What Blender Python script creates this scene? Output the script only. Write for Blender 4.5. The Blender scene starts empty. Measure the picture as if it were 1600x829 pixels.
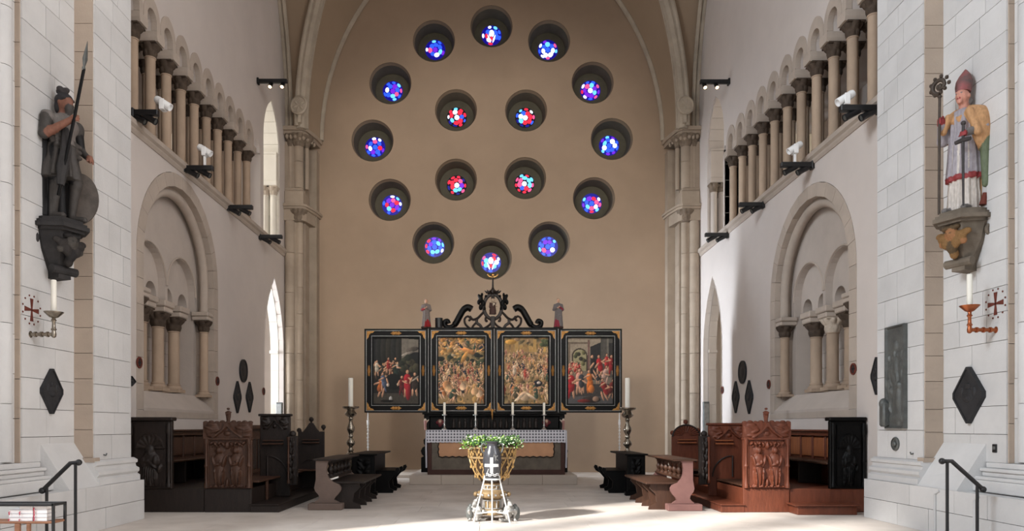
import bpy, bmesh, math, random
import numpy as np
from math import sin, cos, pi, sqrt, radians, atan2, acos
from mathutils import Vector, Matrix
from mathutils.geometry import tessellate_polygon

SC = bpy.context.scene
COL = SC.collection
random.seed(7)

# ------------------------------------------------------------------ camera
F, CX, CY, H = 1150.0, 769.0, 667.0, 1.6      # focal length and vanishing point in px of the 1600x829 frame, eye height
W, D = 7.05, 26.2                             # half width of the choir, distance of the end wall
cd = bpy.data.cameras.new('camera')
cam = bpy.data.objects.new('camera', cd)
COL.objects.link(cam)
cam.location = (0, 0, H)
cam.rotation_euler = (pi / 2, 0, 0)
cd.sensor_width = 36.0
cd.lens = F * 36 / 1600
cd.shift_x = (800 - CX) / 1600
cd.shift_y = (CY - 414.5) / 1600
cd.clip_end = 300
SC.camera = cam

# ------------------------------------------------------------------ colour management, sky, sun, window light
SC.view_settings.view_transform = 'Standard'
SC.view_settings.look = 'None'
SC.view_settings.exposure = -0.12
SC.view_settings.gamma = 1.0
SC.view_settings.use_curve_mapping = False
SC.cycles.use_denoising = True
SC.cycles.max_bounces = 6
SC.cycles.diffuse_bounces = 4
SC.cycles.caustics_reflective = False
SC.cycles.caustics_refractive = False
SC.cycles.sample_clamp_indirect = 4.0

wd = bpy.data.worlds.new('sky')
SC.world = wd
wd.use_nodes = True
wd.node_tree.nodes['Background'].inputs[0].default_value = (0.86, 0.93, 1.0, 1)
wd.node_tree.nodes['Background'].inputs[1].default_value = 0.72

def add_light(name, kind, loc, target, energy, color, **kw):
    l = bpy.data.lights.new(name, kind)
    l.energy = energy
    l.color = color
    for k, v in kw.items():
        setattr(l, k, v)
    o = bpy.data.objects.new(name, l)
    COL.objects.link(o)
    o.location = loc
    d = Vector(target) - Vector(loc)
    o.rotation_euler = d.to_track_quat('-Z', 'Y').to_euler()
    return o

SUN_DIR = Vector((1.16, 0.90, -1.0))
add_light('sun', 'SUN', (-20, -10, 25), Vector((-20, -10, 25)) + SUN_DIR, 9.0, (1.0, 0.96, 0.9), angle=radians(2.0))
# daylight of the big transept windows left and right of the crossing (both outside the picture)
add_light('left_transept_window_light', 'AREA', (-15.4, 1.0, 13.0), (6.0, 16.0, 3.0), 5600, (0.84, 0.92, 1.0), shape='RECTANGLE', size=7, size_y=9)
add_light('right_transept_window_light', 'AREA', (15.4, 1.0, 13.0), (-6.0, 15.0, 3.5), 1700, (0.90, 0.94, 1.0), shape='RECTANGLE', size=7, size_y=9)
# the church's two floodlights on the crossing piers, aimed at the altar
for sx in (-1, 1):
    add_light('left_crossing_floodlight' if sx < 0 else 'right_crossing_floodlight', 'SPOT', (sx*4.5, 2.5, 9.8), (0.0, 26.0, 7.2), 4300, (1.0, 0.95, 0.88), spot_size=radians(45), spot_blend=0.7, shadow_soft_size=0.7)
# windows of the small side rooms behind the lancets and galleries
add_light('left_side_room_window_light', 'AREA', (-10.2, 23.4, 4.2), (-7.6, 25.4, 3.6), 110, (1.0, 0.98, 0.94), shape='RECTANGLE', size=2.2, size_y=4.5)
add_light('left_side_room_day_beam', 'AREA', (-10.1, 23.3, 3.6), (7.0, 21.8, 3.8), 700, (0.80, 0.89, 1.0), shape='RECTANGLE', size=2.0, size_y=4.4, spread=radians(60))
add_light('left_gallery_window_light', 'AREA', (-10.2, 22.9, 10.0), (-7.6, 24.6, 9.4), 130, (1.0, 0.99, 0.97), shape='RECTANGLE', size=1.8, size_y=3.6)
add_light('right_side_room_window_light', 'AREA', (10.2, 23.4, 4.2), (7.6, 25.4, 3.6), 75, (1.0, 0.95, 0.86), shape='RECTANGLE', size=2.2, size_y=4.5)
add_light('right_gallery_window_light', 'AREA', (10.2, 22.9, 10.0), (7.6, 24.6, 9.4), 80, (1.0, 0.95, 0.86), shape='RECTANGLE', size=1.8, size_y=3.6)

# ------------------------------------------------------------------ helpers
def lin(c):
    r = []
    for x in c[:3]:
        x = x / 255.0
        r.append(x / 12.92 if x <= 0.04045 else ((x + 0.055) / 1.055) ** 2.4)
    return (r[0], r[1], r[2], 1.0)

def P(px, py, d):
    return Vector(((px - CX) * d / F, d, H + (CY - py) * d / F))

def PW(px, py, X):
    """point of the picture that lies on the plane x = X (a plane along the nave)"""
    d = F * abs(X) / abs(px - CX)
    return Vector((X, d, H + (CY - py) * d / F))

def mat(name, c, rough=0.85, var=0.12, scale=2.0, bump=0.0, bscale=30.0, metal=0.0, spec=0.3, rand=0.0, warp=None, tint=None):
    m = bpy.data.materials.new(name)
    m.use_nodes = True
    nt = m.node_tree
    N, L = nt.nodes, nt.links
    bs = N['Principled BSDF']
    bs.inputs['Roughness'].default_value = rough
    bs.inputs['Metallic'].default_value = metal
    bs.inputs['Specular IOR Level'].default_value = spec
    geo = N.new('ShaderNodeNewGeometry')
    no = N.new('ShaderNodeTexNoise')
    no.inputs['Scale'].default_value = scale
    no.inputs['Detail'].default_value = 6
    no.inputs['Roughness'].default_value = 0.6
    src = geo.outputs['Position']
    if warp:
        mp = N.new('ShaderNodeMapping')
        mp.inputs['Scale'].default_value = warp
        L.new(src, mp.inputs['Vector'])
        src = mp.outputs['Vector']
    L.new(src, no.inputs['Vector'])
    rmp = N.new('ShaderNodeValToRGB')
    a = lin(c)
    t = lin(tint) if tint else a
    rmp.color_ramp.elements[0].position = 0.3
    rmp.color_ramp.elements[1].position = 0.7
    rmp.color_ramp.elements[0].color = tuple(min(1, x * (1 - var)) for x in t[:3]) + (1,)
    rmp.color_ramp.elements[1].color = tuple(min(1, x * (1 + var)) for x in a[:3]) + (1,)
    L.new(no.outputs['Fac'], rmp.inputs['Fac'])
    out = rmp.outputs['Color']
    if rand > 0:
        oi = N.new('ShaderNodeObjectInfo')
        mr = N.new('ShaderNodeMapRange')
        mr.inputs['To Min'].default_value = 1 - rand
        mr.inputs['To Max'].default_value = 1 + rand
        L.new(oi.outputs['Random'], mr.inputs['Value'])
        hsv = N.new('ShaderNodeHueSaturation')
        L.new(mr.outputs['Result'], hsv.inputs['Value'])
        L.new(out, hsv.inputs['Color'])
        out = hsv.outputs['Color']
    L.new(out, bs.inputs['Base Color'])
    if bump > 0:
        n2 = N.new('ShaderNodeTexNoise')
        n2.inputs['Scale'].default_value = bscale
        n2.inputs['Detail'].default_value = 5
        L.new(src, n2.inputs['Vector'])
        bp = N.new('ShaderNodeBump')
        bp.inputs['Strength'].default_value = bump
        bp.inputs['Distance'].default_value = 0.02
        L.new(n2.outputs['Fac'], bp.inputs['Height'])
        L.new(bp.outputs['Normal'], bs.inputs['Normal'])
    return m

def mat_attr(name, rough=0.6, spec=0.3, gain=1.0):
    """colour from the mesh's own colour attribute (paint on wood or canvas)"""
    m = bpy.data.materials.new(name)
    m.use_nodes = True
    N, L = m.node_tree.nodes, m.node_tree.links
    bs = N['Principled BSDF']
    at = N.new('ShaderNodeVertexColor')
    at.layer_name = 'Col'
    no = N.new('ShaderNodeTexNoise')
    no.inputs['Scale'].default_value = 25
    hs = N.new('ShaderNodeHueSaturation')
    mr = N.new('ShaderNodeMapRange')
    mr.inputs['To Min'].default_value = 0.6 * gain
    mr.inputs['To Max'].default_value = 1.4 * gain
    L.new(no.outputs['Fac'], mr.inputs['Value'])
    L.new(mr.outputs['Result'], hs.inputs['Value'])
    L.new(at.outputs['Color'], hs.inputs['Color'])
    L.new(hs.outputs['Color'], bs.inputs['Base Color'])
    bs.inputs['Roughness'].default_value = rough
    bs.inputs['Specular IOR Level'].default_value = spec
    return m

def mat_glow(name, c, strength):
    m = bpy.data.materials.new(name)
    m.use_nodes = True
    bs = m.node_tree.nodes['Principled BSDF']
    bs.inputs['Base Color'].default_value = tuple(x * 0.3 for x in lin(c)[:3]) + (1,)
    bs.inputs['Emission Color'].default_value = lin(c)
    bs.inputs['Emission Strength'].default_value = strength
    bs.inputs['Roughness'].default_value = 0.3
    return m

M = {}
M['back_plaster'] = mat('tan_plaster', (166, 144, 123), 0.95, 0.09, 0.45, 0.08, 12)
M['side_plaster'] = mat('pale_plaster', (205, 196, 190), 0.95, 0.05, 0.6, 0.08, 10)
M['vault_plaster'] = mat('vault_plaster', (156, 136, 115), 0.95, 0.06, 0.5, 0.08, 10)
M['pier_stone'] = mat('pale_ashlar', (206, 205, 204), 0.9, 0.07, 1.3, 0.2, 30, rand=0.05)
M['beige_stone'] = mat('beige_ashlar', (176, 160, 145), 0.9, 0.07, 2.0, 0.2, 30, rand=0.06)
M['mortar'] = mat('mortar', (128, 118, 110), 0.95, 0.1, 5)
M['trim_stone'] = mat('trim_stone', (180, 167, 155), 0.9, 0.09, 1.7, 0.2, 25, rand=0.05)
M['niche_stone'] = mat('niche_stone', (186, 175, 166), 0.9, 0.07, 1.5, 0.15, 25, rand=0.04)
M['corner_stone'] = mat('corner_column_stone', (160, 145, 129), 0.9, 0.12, 1.7, 0.2, 25, rand=0.06)
M['darkened_cap'] = mat('darkened_capital_stone', (118, 104, 90), 0.85, 0.3, 9, 0.4, 30)  # darkened stone, shadows among the crockets put into its colour
M['column_stone'] = mat('column_stone', (172, 151, 131), 0.8, 0.16, 2.2, 0.15, 25, rand=0.10, warp=(1, 1, 0.5))
M['rib_stone'] = mat('rib_stone', (174, 162, 146), 0.9, 0.18, 1.5, 0.25, 20)
M['cap_stone'] = mat('dark_capital_stone', (74, 62, 52), 0.8, 0.3, 8, 0.4, 30)
M['pale_cap'] = mat('pale_capital_stone', (190, 176, 160), 0.9, 0.2, 8, 0.4, 30)
M['white_stone'] = mat('white_stone', (232, 226, 214), 0.9, 0.04, 2, 0.1, 25, rand=0.03)
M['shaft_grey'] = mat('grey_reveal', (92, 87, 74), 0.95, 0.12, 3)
M['floor_stone'] = mat('floor_slab', (217, 208, 200), 0.62, 0.08, 1.1, 0.08, 14, spec=0.4, rand=0.05, tint=(205, 194, 184))
M['step_stone'] = mat('step_stone', (196, 184, 172), 0.75, 0.06, 2, 0.1, 20, rand=0.04)
M['dark_wood'] = mat('dark_oak', (36, 27, 23), 0.5, 0.35, 3, 0.3, 18, spec=0.4, warp=(6, 6, 1))
M['mid_wood'] = mat('brown_oak', (70, 45, 32), 0.5, 0.3, 3, 0.3, 18, spec=0.4, warp=(6, 6, 1))
M['red_wood'] = mat('red_oak', (104, 55, 37), 0.45, 0.25, 3, 0.3, 18, spec=0.4, warp=(6, 6, 1))
M['orange_wood'] = mat('orange_oak', (150, 88, 54), 0.45, 0.25, 3, 0.25, 18, spec=0.4, warp=(6, 6, 1))
M['black_wood'] = mat('black_stained_wood', (11, 10, 10), 0.5, 0.3, 4, 0.2, 20, spec=0.15)
M['pink_wood'] = mat('faded_red_wood', (142, 104, 98), 0.6, 0.12, 3, 0.2, 20)
M['grey_wood'] = mat('grey_brown_wood', (112, 96, 88), 0.6, 0.15, 3, 0.2, 20)
M['black_metal'] = mat('black_metal', (22, 22, 24), 0.45, 0.15, 6, spec=0.5)
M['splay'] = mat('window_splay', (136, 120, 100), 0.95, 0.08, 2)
M['pale_metal'] = mat('pale_metal', (226, 226, 222), 0.4, 0.04, 10, metal=0.15)
M['silver'] = mat('silver', (205, 203, 200), 0.28, 0.12, 10, metal=0.9)
M['silver_line'] = mat('silver_moulding', (150, 150, 148), 0.4, 0.2, 10, metal=0.4)
M['brass'] = mat('brass', (182, 140, 84), 0.3, 0.15, 10, metal=0.9)
M['old_brass'] = mat('aged_brass', (152, 143, 130), 0.2, 0.2, 10, metal=0.9)
M['copper'] = mat('copper', (170, 100, 66), 0.35, 0.15, 10, metal=0.85)
M['gold'] = mat('gilding', (176, 128, 70), 0.5, 0.25, 20, 0.3, 40, metal=0.4)
M['wax'] = mat('candle_wax', (240, 236, 224), 0.5, 0.02, 5)
M['wick'] = mat('wick', (30, 26, 24), 0.9, 0.1, 5)
M['white_paint'] = mat('white_paint', (232, 232, 232), 0.5, 0.02, 5)
M['slate'] = mat('dark_slate', (46, 46, 48), 0.6, 0.25, 6, 0.3, 20)
M['grey_bronze'] = mat('grey_bronze', (96, 98, 96), 0.5, 0.25, 6, 0.3, 30, metal=0.3)
M['red_paint'] = mat('rust_red_paint', (104, 52, 42), 0.8, 0.2, 10)
M['paper'] = mat('paper', (238, 234, 232), 0.9, 0.03, 40)
M['ribbon'] = mat('crimson_ribbon', (186, 30, 62), 0.6, 0.1, 10)
M['shelf_wood'] = mat('shelf_wood', (140, 98, 74), 0.6, 0.12, 3, warp=(1, 6, 6))
M['attr'] = mat_attr('painted_surface', 0.6, 0.3)
M['attr_stone'] = mat_attr('painted_carving', 0.75, 0.25)

def origin_of(o):
    v = Vector((0, 0, 0))
    while o is not None:
        v += o.location
        o = o.parent
    return v

def tag(o, label=None, cat=None, group=None, kind=None):
    if label: o['label'] = label
    if cat: o['category'] = cat
    if group: o['group'] = group
    if kind: o['kind'] = kind
    return o

def thing(name, label, cat, loc, group=None):
    o = bpy.data.objects.new(name, None)
    COL.objects.link(o)
    o.location = loc
    o.empty_display_size = 0.1
    return tag(o, label, cat, group)

def structure(name, loc=(0, 0, 0), label=None):
    o = bpy.data.objects.new(name, None)
    COL.objects.link(o)
    o.location = loc
    o.empty_display_size = 0.1
    return tag(o, label, None, None, 'structure')

def copy_tree(o, parent=None):
    c = o.copy()
    COL.objects.link(c)
    c.parent = parent
    for ch in list(o.children):
        copy_tree(ch, c)
    return c

def mp3(plane, u, v, w):
    if plane == 'yz': return (w, u, v)
    if plane == 'xz': return (u, w, v)
    return (u, v, w)

class MB:
    def __init__(s):
        s.v, s.f, s.col = [], [], None
    def mark(s):
        return len(s.v)
    def xf(s, m, i0=0):
        for i in range(i0, len(s.v)):
            s.v[i] = tuple(m @ Vector(s.v[i]))
        return s
    def hexa(s, p):
        b = len(s.v)
        s.v += [tuple(q) for q in p]
        s.f += [(b, b+3, b+2, b+1), (b+4, b+5, b+6, b+7), (b, b+1, b+5, b+4), (b+1, b+2, b+6, b+5), (b+2, b+3, b+7, b+6), (b+3, b, b+4, b+7)]
        return s
    def box(s, x0, x1, y0, y1, z0, z1):
        if x0 > x1: x0, x1 = x1, x0
        if y0 > y1: y0, y1 = y1, y0
        return s.hexa([(x0, y0, z0), (x1, y0, z0), (x1, y1, z0), (x0, y1, z0), (x0, y0, z1), (x1, y0, z1), (x1, y1, z1), (x0, y1, z1)])
    def bbox(s, x0, x1, y0, y1, z0, z1, b=0.01):
        """box with chamfered edges"""
        if x0 > x1: x0, x1 = x1, x0
        if y0 > y1: y0, y1 = y1, y0
        bm = bmesh.new()
        bmesh.ops.create_cube(bm, size=1.0)
        for q in bm.verts:
            q.co = Vector(((x0+x1)/2 + q.co.x*(x1-x0), (y0+y1)/2 + q.co.y*(y1-y0), (z0+z1)/2 + q.co.z*(z1-z0)))
        b = min(b, 0.45*min(x1-x0, y1-y0, z1-z0))
        bmesh.ops.bevel(bm, geom=bm.edges[:], offset=b, segments=1, affect='EDGES')
        n = len(s.v)
        bm.verts.index_update()
        s.v += [tuple(q.co) for q in bm.verts]
        s.f += [tuple(n + q.index for q in fc.verts) for fc in bm.faces]
        bm.free()
        return s
    def beam(s, a, b, w, h, up=(0, 0, 1)):
        a, b = Vector(a), Vector(b)
        t = (b - a).normalized()
        sd = t.cross(Vector(up)).normalized() * w / 2
        u = sd.cross(t).normalized() * h / 2
        return s.hexa([a - sd - u, a + sd - u, b + sd - u, b - sd - u, a - sd + u, a + sd + u, b + sd + u, b - sd + u])
    def plate(s, outer, holes, a, b, plane='xz'):
        loops = [outer] + list(holes)
        flat = [q for lp in loops for q in lp]
        tris = tessellate_polygon([[Vector((q[0], q[1], 0)) for q in lp] for lp in loops])
        n, m = len(s.v), len(flat)
        s.v += [mp3(plane, q[0], q[1], a) for q in flat]
        s.v += [mp3(plane, q[0], q[1], b) for q in flat]
        for t in tris:
            s.f.append((n+t[0], n+t[1], n+t[2]))
            s.f.append((n+m+t[2], n+m+t[1], n+m+t[0]))
        k = 0
        for lp in loops:
            c = len(lp)
            for i in range(c):
                j = (i+1) % c
                s.f.append((n+k+i, n+k+j, n+m+k+j, n+m+k+i))
            k += c
        return s
    def lathe(s, prof, n=20, c=(0, 0, 0), mod=None, sx=1, sy=1, caps=True):
        b = len(s.v)
        for (r, z) in prof:
            for i in range(n):
                a = 2*pi*i/n
                q = r * (mod(a, z) if mod else 1)
                s.v.append((c[0] + q*cos(a)*sx, c[1] + q*sin(a)*sy, c[2] + z))
        for k in range(len(prof)-1):
            for i in range(n):
                j = (i+1) % n
                s.f.append((b+k*n+i, b+k*n+j, b+(k+1)*n+j, b+(k+1)*n+i))
        if caps:
            s.f.append(tuple(b+i for i in reversed(range(n))))
            s.f.append(tuple(b+(len(prof)-1)*n+i for i in range(n)))
        return s
    def tube(s, pts, r, n=8, closed=False, caps=True, flat=1.0):
        pts = [Vector(p) for p in pts]
        m = len(pts)
        rr = r if isinstance(r, (list, tuple)) else [r]*m
        b = len(s.v)
        pn = None
        for i in range(m):
            if closed: t = pts[(i+1) % m] - pts[i-1]
            else: t = pts[min(i+1, m-1)] - pts[max(i-1, 0)]
            t.normalize()
            if pn is None:
                q = Vector((0, 0, 1)) if abs(t.z) < 0.9 else Vector((0, 1, 0))
                pn = (q - t*q.dot(t)).normalized()
            else:
                pn = (pn - t*pn.dot(t))
                pn.normalize()
            bn = t.cross(pn)
            for k in range(n):
                a = 2*pi*k/n
                s.v.append(tuple(pts[i] + rr[i]*(cos(a)*pn + flat*sin(a)*bn)))
        for i in range(m if closed else m-1):
            for k in range(n):
                j = (k+1) % n
                i2 = (i+1) % m
                s.f.append((b+i*n+k, b+i*n+j, b+i2*n+j, b+i2*n+k))
        if caps and not closed:
            s.f.append(tuple(b+k for k in reversed(range(n))))
            s.f.append(tuple(b+(m-1)*n+k for k in range(n)))
        return s
    def ball(s, c, r, nu=10, nv=7):
        if not isinstance(r, (tuple, list)): r = (r, r, r)
        b = len(s.v)
        s.v.append((c[0], c[1], c[2]-r[2]))
        for j in range(1, nv):
            ph = -pi/2 + pi*j/nv
            for i in range(nu):
                a = 2*pi*i/nu
                s.v.append((c[0]+r[0]*cos(ph)*cos(a), c[1]+r[1]*cos(ph)*sin(a), c[2]+r[2]*sin(ph)))
        s.v.append((c[0], c[1], c[2]+r[2]))
        e = len(s.v)-1
        for i in range(nu):
            k = (i+1) % nu
            s.f.append((b, b+1+k, b+1+i))
            for j in range(nv-2):
                s.f.append((b+1+j*nu+i, b+1+j*nu+k, b+1+(j+1)*nu+k, b+1+(j+1)*nu+i))
            s.f.append((e, b+1+(nv-2)*nu+i, b+1+(nv-2)*nu+k))
        return s
    def build(s, name, m, parent=None, smooth=False, label=None, cat=None, group=None, kind=None, recalc=True, angle=40):
        o0 = origin_of(parent) if parent is not None else Vector((0, 0, 0))
        me = bpy.data.meshes.new(name)
        me.from_pydata([(q[0]-o0.x, q[1]-o0.y, q[2]-o0.z) for q in s.v], [], s.f)
        if recalc:
            bm = bmesh.new()
            bm.from_mesh(me)
            bmesh.ops.recalc_face_normals(bm, faces=bm.faces[:])
            bm.to_mesh(me)
            bm.free()
        if smooth:
            me.polygons.foreach_set('use_smooth', [True]*len(me.polygons))
            me.set_sharp_from_angle(angle=radians(angle))
        if s.col is not None:
            ca = me.color_attributes.new('Col', 'FLOAT_COLOR', 'POINT')
            ca.data.foreach_set('color', np.asarray(s.col, dtype=np.float32).ravel())
        me.materials.append(m)
        o = bpy.data.objects.new(name, me)
        COL.objects.link(o)
        if parent is not None:
            o.parent = parent
        return tag(o, label, cat, group, kind)

def circle(cu, cv, r, n=32, a0=0.0):
    return [(cu + r*cos(a0+2*pi*i/n), cv + r*sin(a0+2*pi*i/n)) for i in range(n)]

def arch_top(uc, half, zs, rise, n=12):
    """points of an arch from right springing over the apex to the left springing"""
    if rise <= half * 1.001:
        return [(uc + half*cos(pi*i/(2*n)), zs + rise*sin(pi*i/(2*n))) for i in range(2*n+1)]
    R = (rise*rise + half*half) / (2*half)
    am = acos((R-half)/R)
    r = [(uc + half - R + R*cos(am*i/n), zs + R*sin(am*i/n)) for i in range(n+1)]
    return r + [(2*uc - q[0], q[1]) for q in reversed(r[:-1])]

def arch_loop(uc, half, z0, zs, rise, n=12):
    return [(uc-half, z0), (uc+half, z0)] + arch_top(uc, half, zs, rise, n)

# ---- signed distance sculpting (one continuous surface), meshed with surface nets
class SDF:
    def __init__(s):
        s.p = []
    def cap(s, a, b, ra, rb=None, c=0, k=0.03):
        s.p.append(('cap', np.array(a, float), np.array(b, float), ra, ra if rb is None else rb, c, k)); return s
    def ell(s, c0, r, c=0, k=0.03, rot=None):
        s.p.append(('ell', np.array(c0, float), np.array(r, float), rot, 0, c, k)); return s
    def box(s, c0, hs, rr=0.02, c=0, k=0.02):
        s.p.append(('box', np.array(c0, float), np.array(hs, float), rr, 0, c, k)); return s
    def robe(s, prof, ax=1.0, ay=1.0, folds=0, amp=0.0, c=0, k=0.03, x0=0.0, y0=0.0, ph=0.0):
        """prof: list of (z, radius); pleated with folds"""
        s.p.append(('robe', prof, (ax, ay, folds, amp, x0, y0, ph), 0, 0, c, k)); return s
    def cut(s, c0, r, k=0.01):
        s.p.append(('cut', np.array(c0, float), np.array(r, float), None, 0, -1, k)); return s
    def ev(s, X, Y, Z):
        d = np.full(X.shape, 9.0)
        best = np.full(X.shape, 9.0)
        ci = np.zeros(X.shape, int)
        for t, a, b, ra, rb, c, k in s.p:
            if t == 'cap':
                ab = b - a
                h = np.clip(((X-a[0])*ab[0] + (Y-a[1])*ab[1] + (Z-a[2])*ab[2]) / max(ab.dot(ab), 1e-9), 0, 1)
                q = np.sqrt((X-a[0]-h*ab[0])**2 + (Y-a[1]-h*ab[1])**2 + (Z-a[2]-h*ab[2])**2) - (ra + (rb-ra)*h)
            elif t in ('ell', 'cut'):
                x, y, z = X-a[0], Y-a[1], Z-a[2]
                if ra is not None:
                    r = np.array(Matrix(ra).inverted()) if not isinstance(ra, np.ndarray) else ra
                    x, y, z = (r[0, 0]*x+r[0, 1]*y+r[0, 2]*z, r[1, 0]*x+r[1, 1]*y+r[1, 2]*z, r[2, 0]*x+r[2, 1]*y+r[2, 2]*z)
                k0 = np.sqrt((x/b[0])**2 + (y/b[1])**2 + (z/b[2])**2)
                k1 = np.sqrt((x/b[0]**2)**2 + (y/b[1]**2)**2 + (z/b[2]**2)**2) + 1e-9
                q = np.where(k0 < 1e-4, -b.min(), k0*(k0-1)/k1)
            elif t == 'box':
                qx, qy, qz = np.abs(X-a[0])-b[0]+ra, np.abs(Y-a[1])-b[1]+ra, np.abs(Z-a[2])-b[2]+ra
                q = np.sqrt(np.maximum(qx, 0)**2 + np.maximum(qy, 0)**2 + np.maximum(qz, 0)**2) + np.minimum(np.maximum(qx, np.maximum(qy, qz)), 0) - ra
            else:
                ax, ay, fo, am, x0, y0, ph = b
                zs = np.array([u[0] for u in a]); rs = np.array([u[1] for u in a])
                R = np.interp(Z, zs, rs)
                th = np.arctan2((Y-y0)/ay, (X-x0)/ax)
                if fo:
                    R = R*(1 + am*np.cos(fo*th + ph + 1.3*np.sin(3*th)))
                q = np.sqrt(((X-x0)/ax)**2 + ((Y-y0)/ay)**2) - R
                q = np.maximum(q*0.8*min(ax, ay), np.maximum(zs[0]-Z, Z-zs[-1]))
            if t == 'cut':
                d = np.maximum(d, -q)
                continue
            ci = np.where(q < best, c, ci)
            best = np.minimum(best, q)
            h = np.maximum(k - np.abs(d-q), 0)/k
            d = np.minimum(d, q) - h*h*k*0.25
        return d, ci
    def mesh(s, lo, hi, res, colors=None):
        ax = [np.arange(lo[i], hi[i]+res, res) for i in range(3)]
        X, Y, Z = np.meshgrid(*ax, indexing='ij')
        d, _ = s.ev(X, Y, Z)
        sh = tuple(n-1 for n in d.shape)
        acc = np.zeros(sh+(3,)); cnt = np.zeros(sh)
        cs = [(i, j, k) for i in (0, 1) for j in (0, 1) for k in (0, 1)]
        g = lambda o: d[o[0]:o[0]+sh[0], o[1]:o[1]+sh[1], o[2]:o[2]+sh[2]]
        for a in cs:
            for ax_i in range(3):
                if a[ax_i]: continue
                b2 = list(a); b2[ax_i] = 1
                da, db = g(a), g(tuple(b2))
                cr = (da < 0) != (db < 0)
                t = np.where(cr, da/np.where(cr, da-db, 1), 0)
                for m in range(3):
                    acc[..., m] += np.where(cr, a[m] + (t if m == ax_i else 0), 0)
                cnt += cr
        act = cnt > 0
        idx = np.full(sh, -1)
        idx[act] = np.arange(act.sum())
        ii = np.argwhere(act)
        pos = np.array(lo) + (ii + acc[act]/cnt[act][:, None])*res
        faces = []
        ins = d < 0
        for m in range(3):
            sl0 = [slice(1, -1)]*3; sl1 = [slice(1, -1)]*3
            sl0[m] = slice(0, d.shape[m]-1); sl1[m] = slice(1, d.shape[m])
            ch = ins[tuple(sl0)] != ins[tuple(sl1)]
            e = np.argwhere(ch)
            if not len(e): continue
            o = np.ones(3, int); o[m] = 0
            e = e + o
            u, w = (m+1) % 3, (m+2) % 3
            du = np.zeros(3, int); du[u] = 1
            dw = np.zeros(3, int); dw[w] = 1
            q = [e-du-dw, e-dw, e, e-du]
            fi = np.stack([idx[t[:, 0], t[:, 1], t[:, 2]] for t in q], 1)
            flip = ~ins[e[:, 0], e[:, 1], e[:, 2]]
            fi[flip] = fi[flip][:, ::-1]
            faces.append(fi)
        mb = MB()
        mb.v = [tuple(q) for q in pos]
        mb.f = [tuple(int(x) for x in q) for q in np.concatenate(faces)] if faces else []
        mb.f = [q for q in mb.f if min(q) >= 0]
        if colors is not None:
            _, ci = s.ev(pos[:, 0], pos[:, 1], pos[:, 2])
            pal = np.array([lin(c) for c in colors])
            mb.col = pal[np.clip(ci, 0, len(colors)-1)]
        return mb

def relief(name, m, parent, origin, u, v, n, w, h, nu, nv, hf, depth=0.02, **kw):
    """carved panel: a height field over a w x h rectangle, closed by a back"""
    U, V = np.meshgrid(np.linspace(0, 1, nu), np.linspace(0, 1, nv), indexing='ij')
    Hh = hf(U, V)
    origin, u, v, n = Vector(origin), Vector(u), Vector(v), Vector(n)
    mb = MB()
    for i in range(nu):
        for j in range(nv):
            mb.v.append(tuple(origin + u*(U[i, j]*w) + v*(V[i, j]*h) + n*(depth + Hh[i, j])))
    for i in range(nu-1):
        for j in range(nv-1):
            mb.f.append((i*nv+j, (i+1)*nv+j, (i+1)*nv+j+1, i*nv+j+1))
    b = len(mb.v)
    mb.v += [tuple(origin), tuple(origin+u*w), tuple(origin+u*w+v*h), tuple(origin+v*h)]
    c = [0, (nu-1)*nv, nu*nv-1, nv-1]
    mb.f.append((b, b+3, b+2, b+1))
    mb.f.append(tuple([i*nv for i in range(nu)]) + (b+1, b))
    mb.f.append(tuple([(nu-1)*nv+j for j in range(nv)]) + (b+2, b+1))
    mb.f.append(tuple([i*nv+nv-1 for i in reversed(range(nu))]) + (b+3, b+2))
    mb.f.append(tuple([j for j in reversed(range(nv))]) + (b, b+3))
    return mb.build(name, m, parent, smooth=True, angle=60, **kw)

def bumps(U, V, lst, asp=1.0):
    Hh = np.zeros(U.shape)
    for (cu, cv, ru, rv, a, ro) in lst:
        x, y = (U-cu)*asp, (V-cv)
        xr, yr = x*cos(ro)+y*sin(ro), -x*sin(ro)+y*cos(ro)
        q = (xr/(ru*asp))**2 + (yr/rv)**2
        Hh = np.maximum(Hh, a*np.sqrt(np.clip(1-q, 0, None)))
    return Hh

def leafcap(r0, r1, z0, z1, n=8):
    """bell profile of a leaf capital, with its angular modulation"""
    prof = [(r0, z0)] + [(r0 + (r1-r0)*t**1.7, z0 + (z1-z0)*t) for t in (0.15, 0.3, 0.42, 0.5, 0.56, 0.7, 0.85, 0.94, 1.0)]
    def mod(a, z):
        t = (z-z0)/(z1-z0)
        if t <= 0.02: return 1.0
        lo = max(0, sin(min(t/0.55, 1)*pi)) if t < 0.55 else 0
        hi = max(0, sin((t-0.5)/0.5*pi*0.75)) if t > 0.5 else 0
        return 1 + 0.22*lo*abs(cos(n*a/2))**0.6 + 0.30*hi*abs(sin(n*a/2))**0.6
    return prof, mod
# =================================================================== SETTING
ZS = 11.75            # springing of the vault
# ---- floor
floor = structure('floor')
MB().box(-17, 17, -20, 30, -0.4, -0.02).build('floor_bed', M['mortar'], floor)
MB().box(-17, 17, -20, 8.6, -0.02, 0.0).build('nave_paving', M['floor_stone'], floor)
yy, row = 8.6, 0
while yy < D - 0.05:
    hh = min([0.92, 0.78, 1.02, 0.85][row % 4], D - yy)
    xx = -7.9 + (row % 3) * 0.37
    while xx < 7.9:
        ww = random.uniform(1.15, 1.9)
        dz = random.uniform(-0.0015, 0.0015)
        MB().box(xx+0.003, min(xx+ww, 8.4)-0.003, yy+0.003, yy+hh-0.003, -0.02, dz).build('slab', M['floor_stone'], floor, recalc=False)
        xx += ww
    yy += hh
    row += 1
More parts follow.
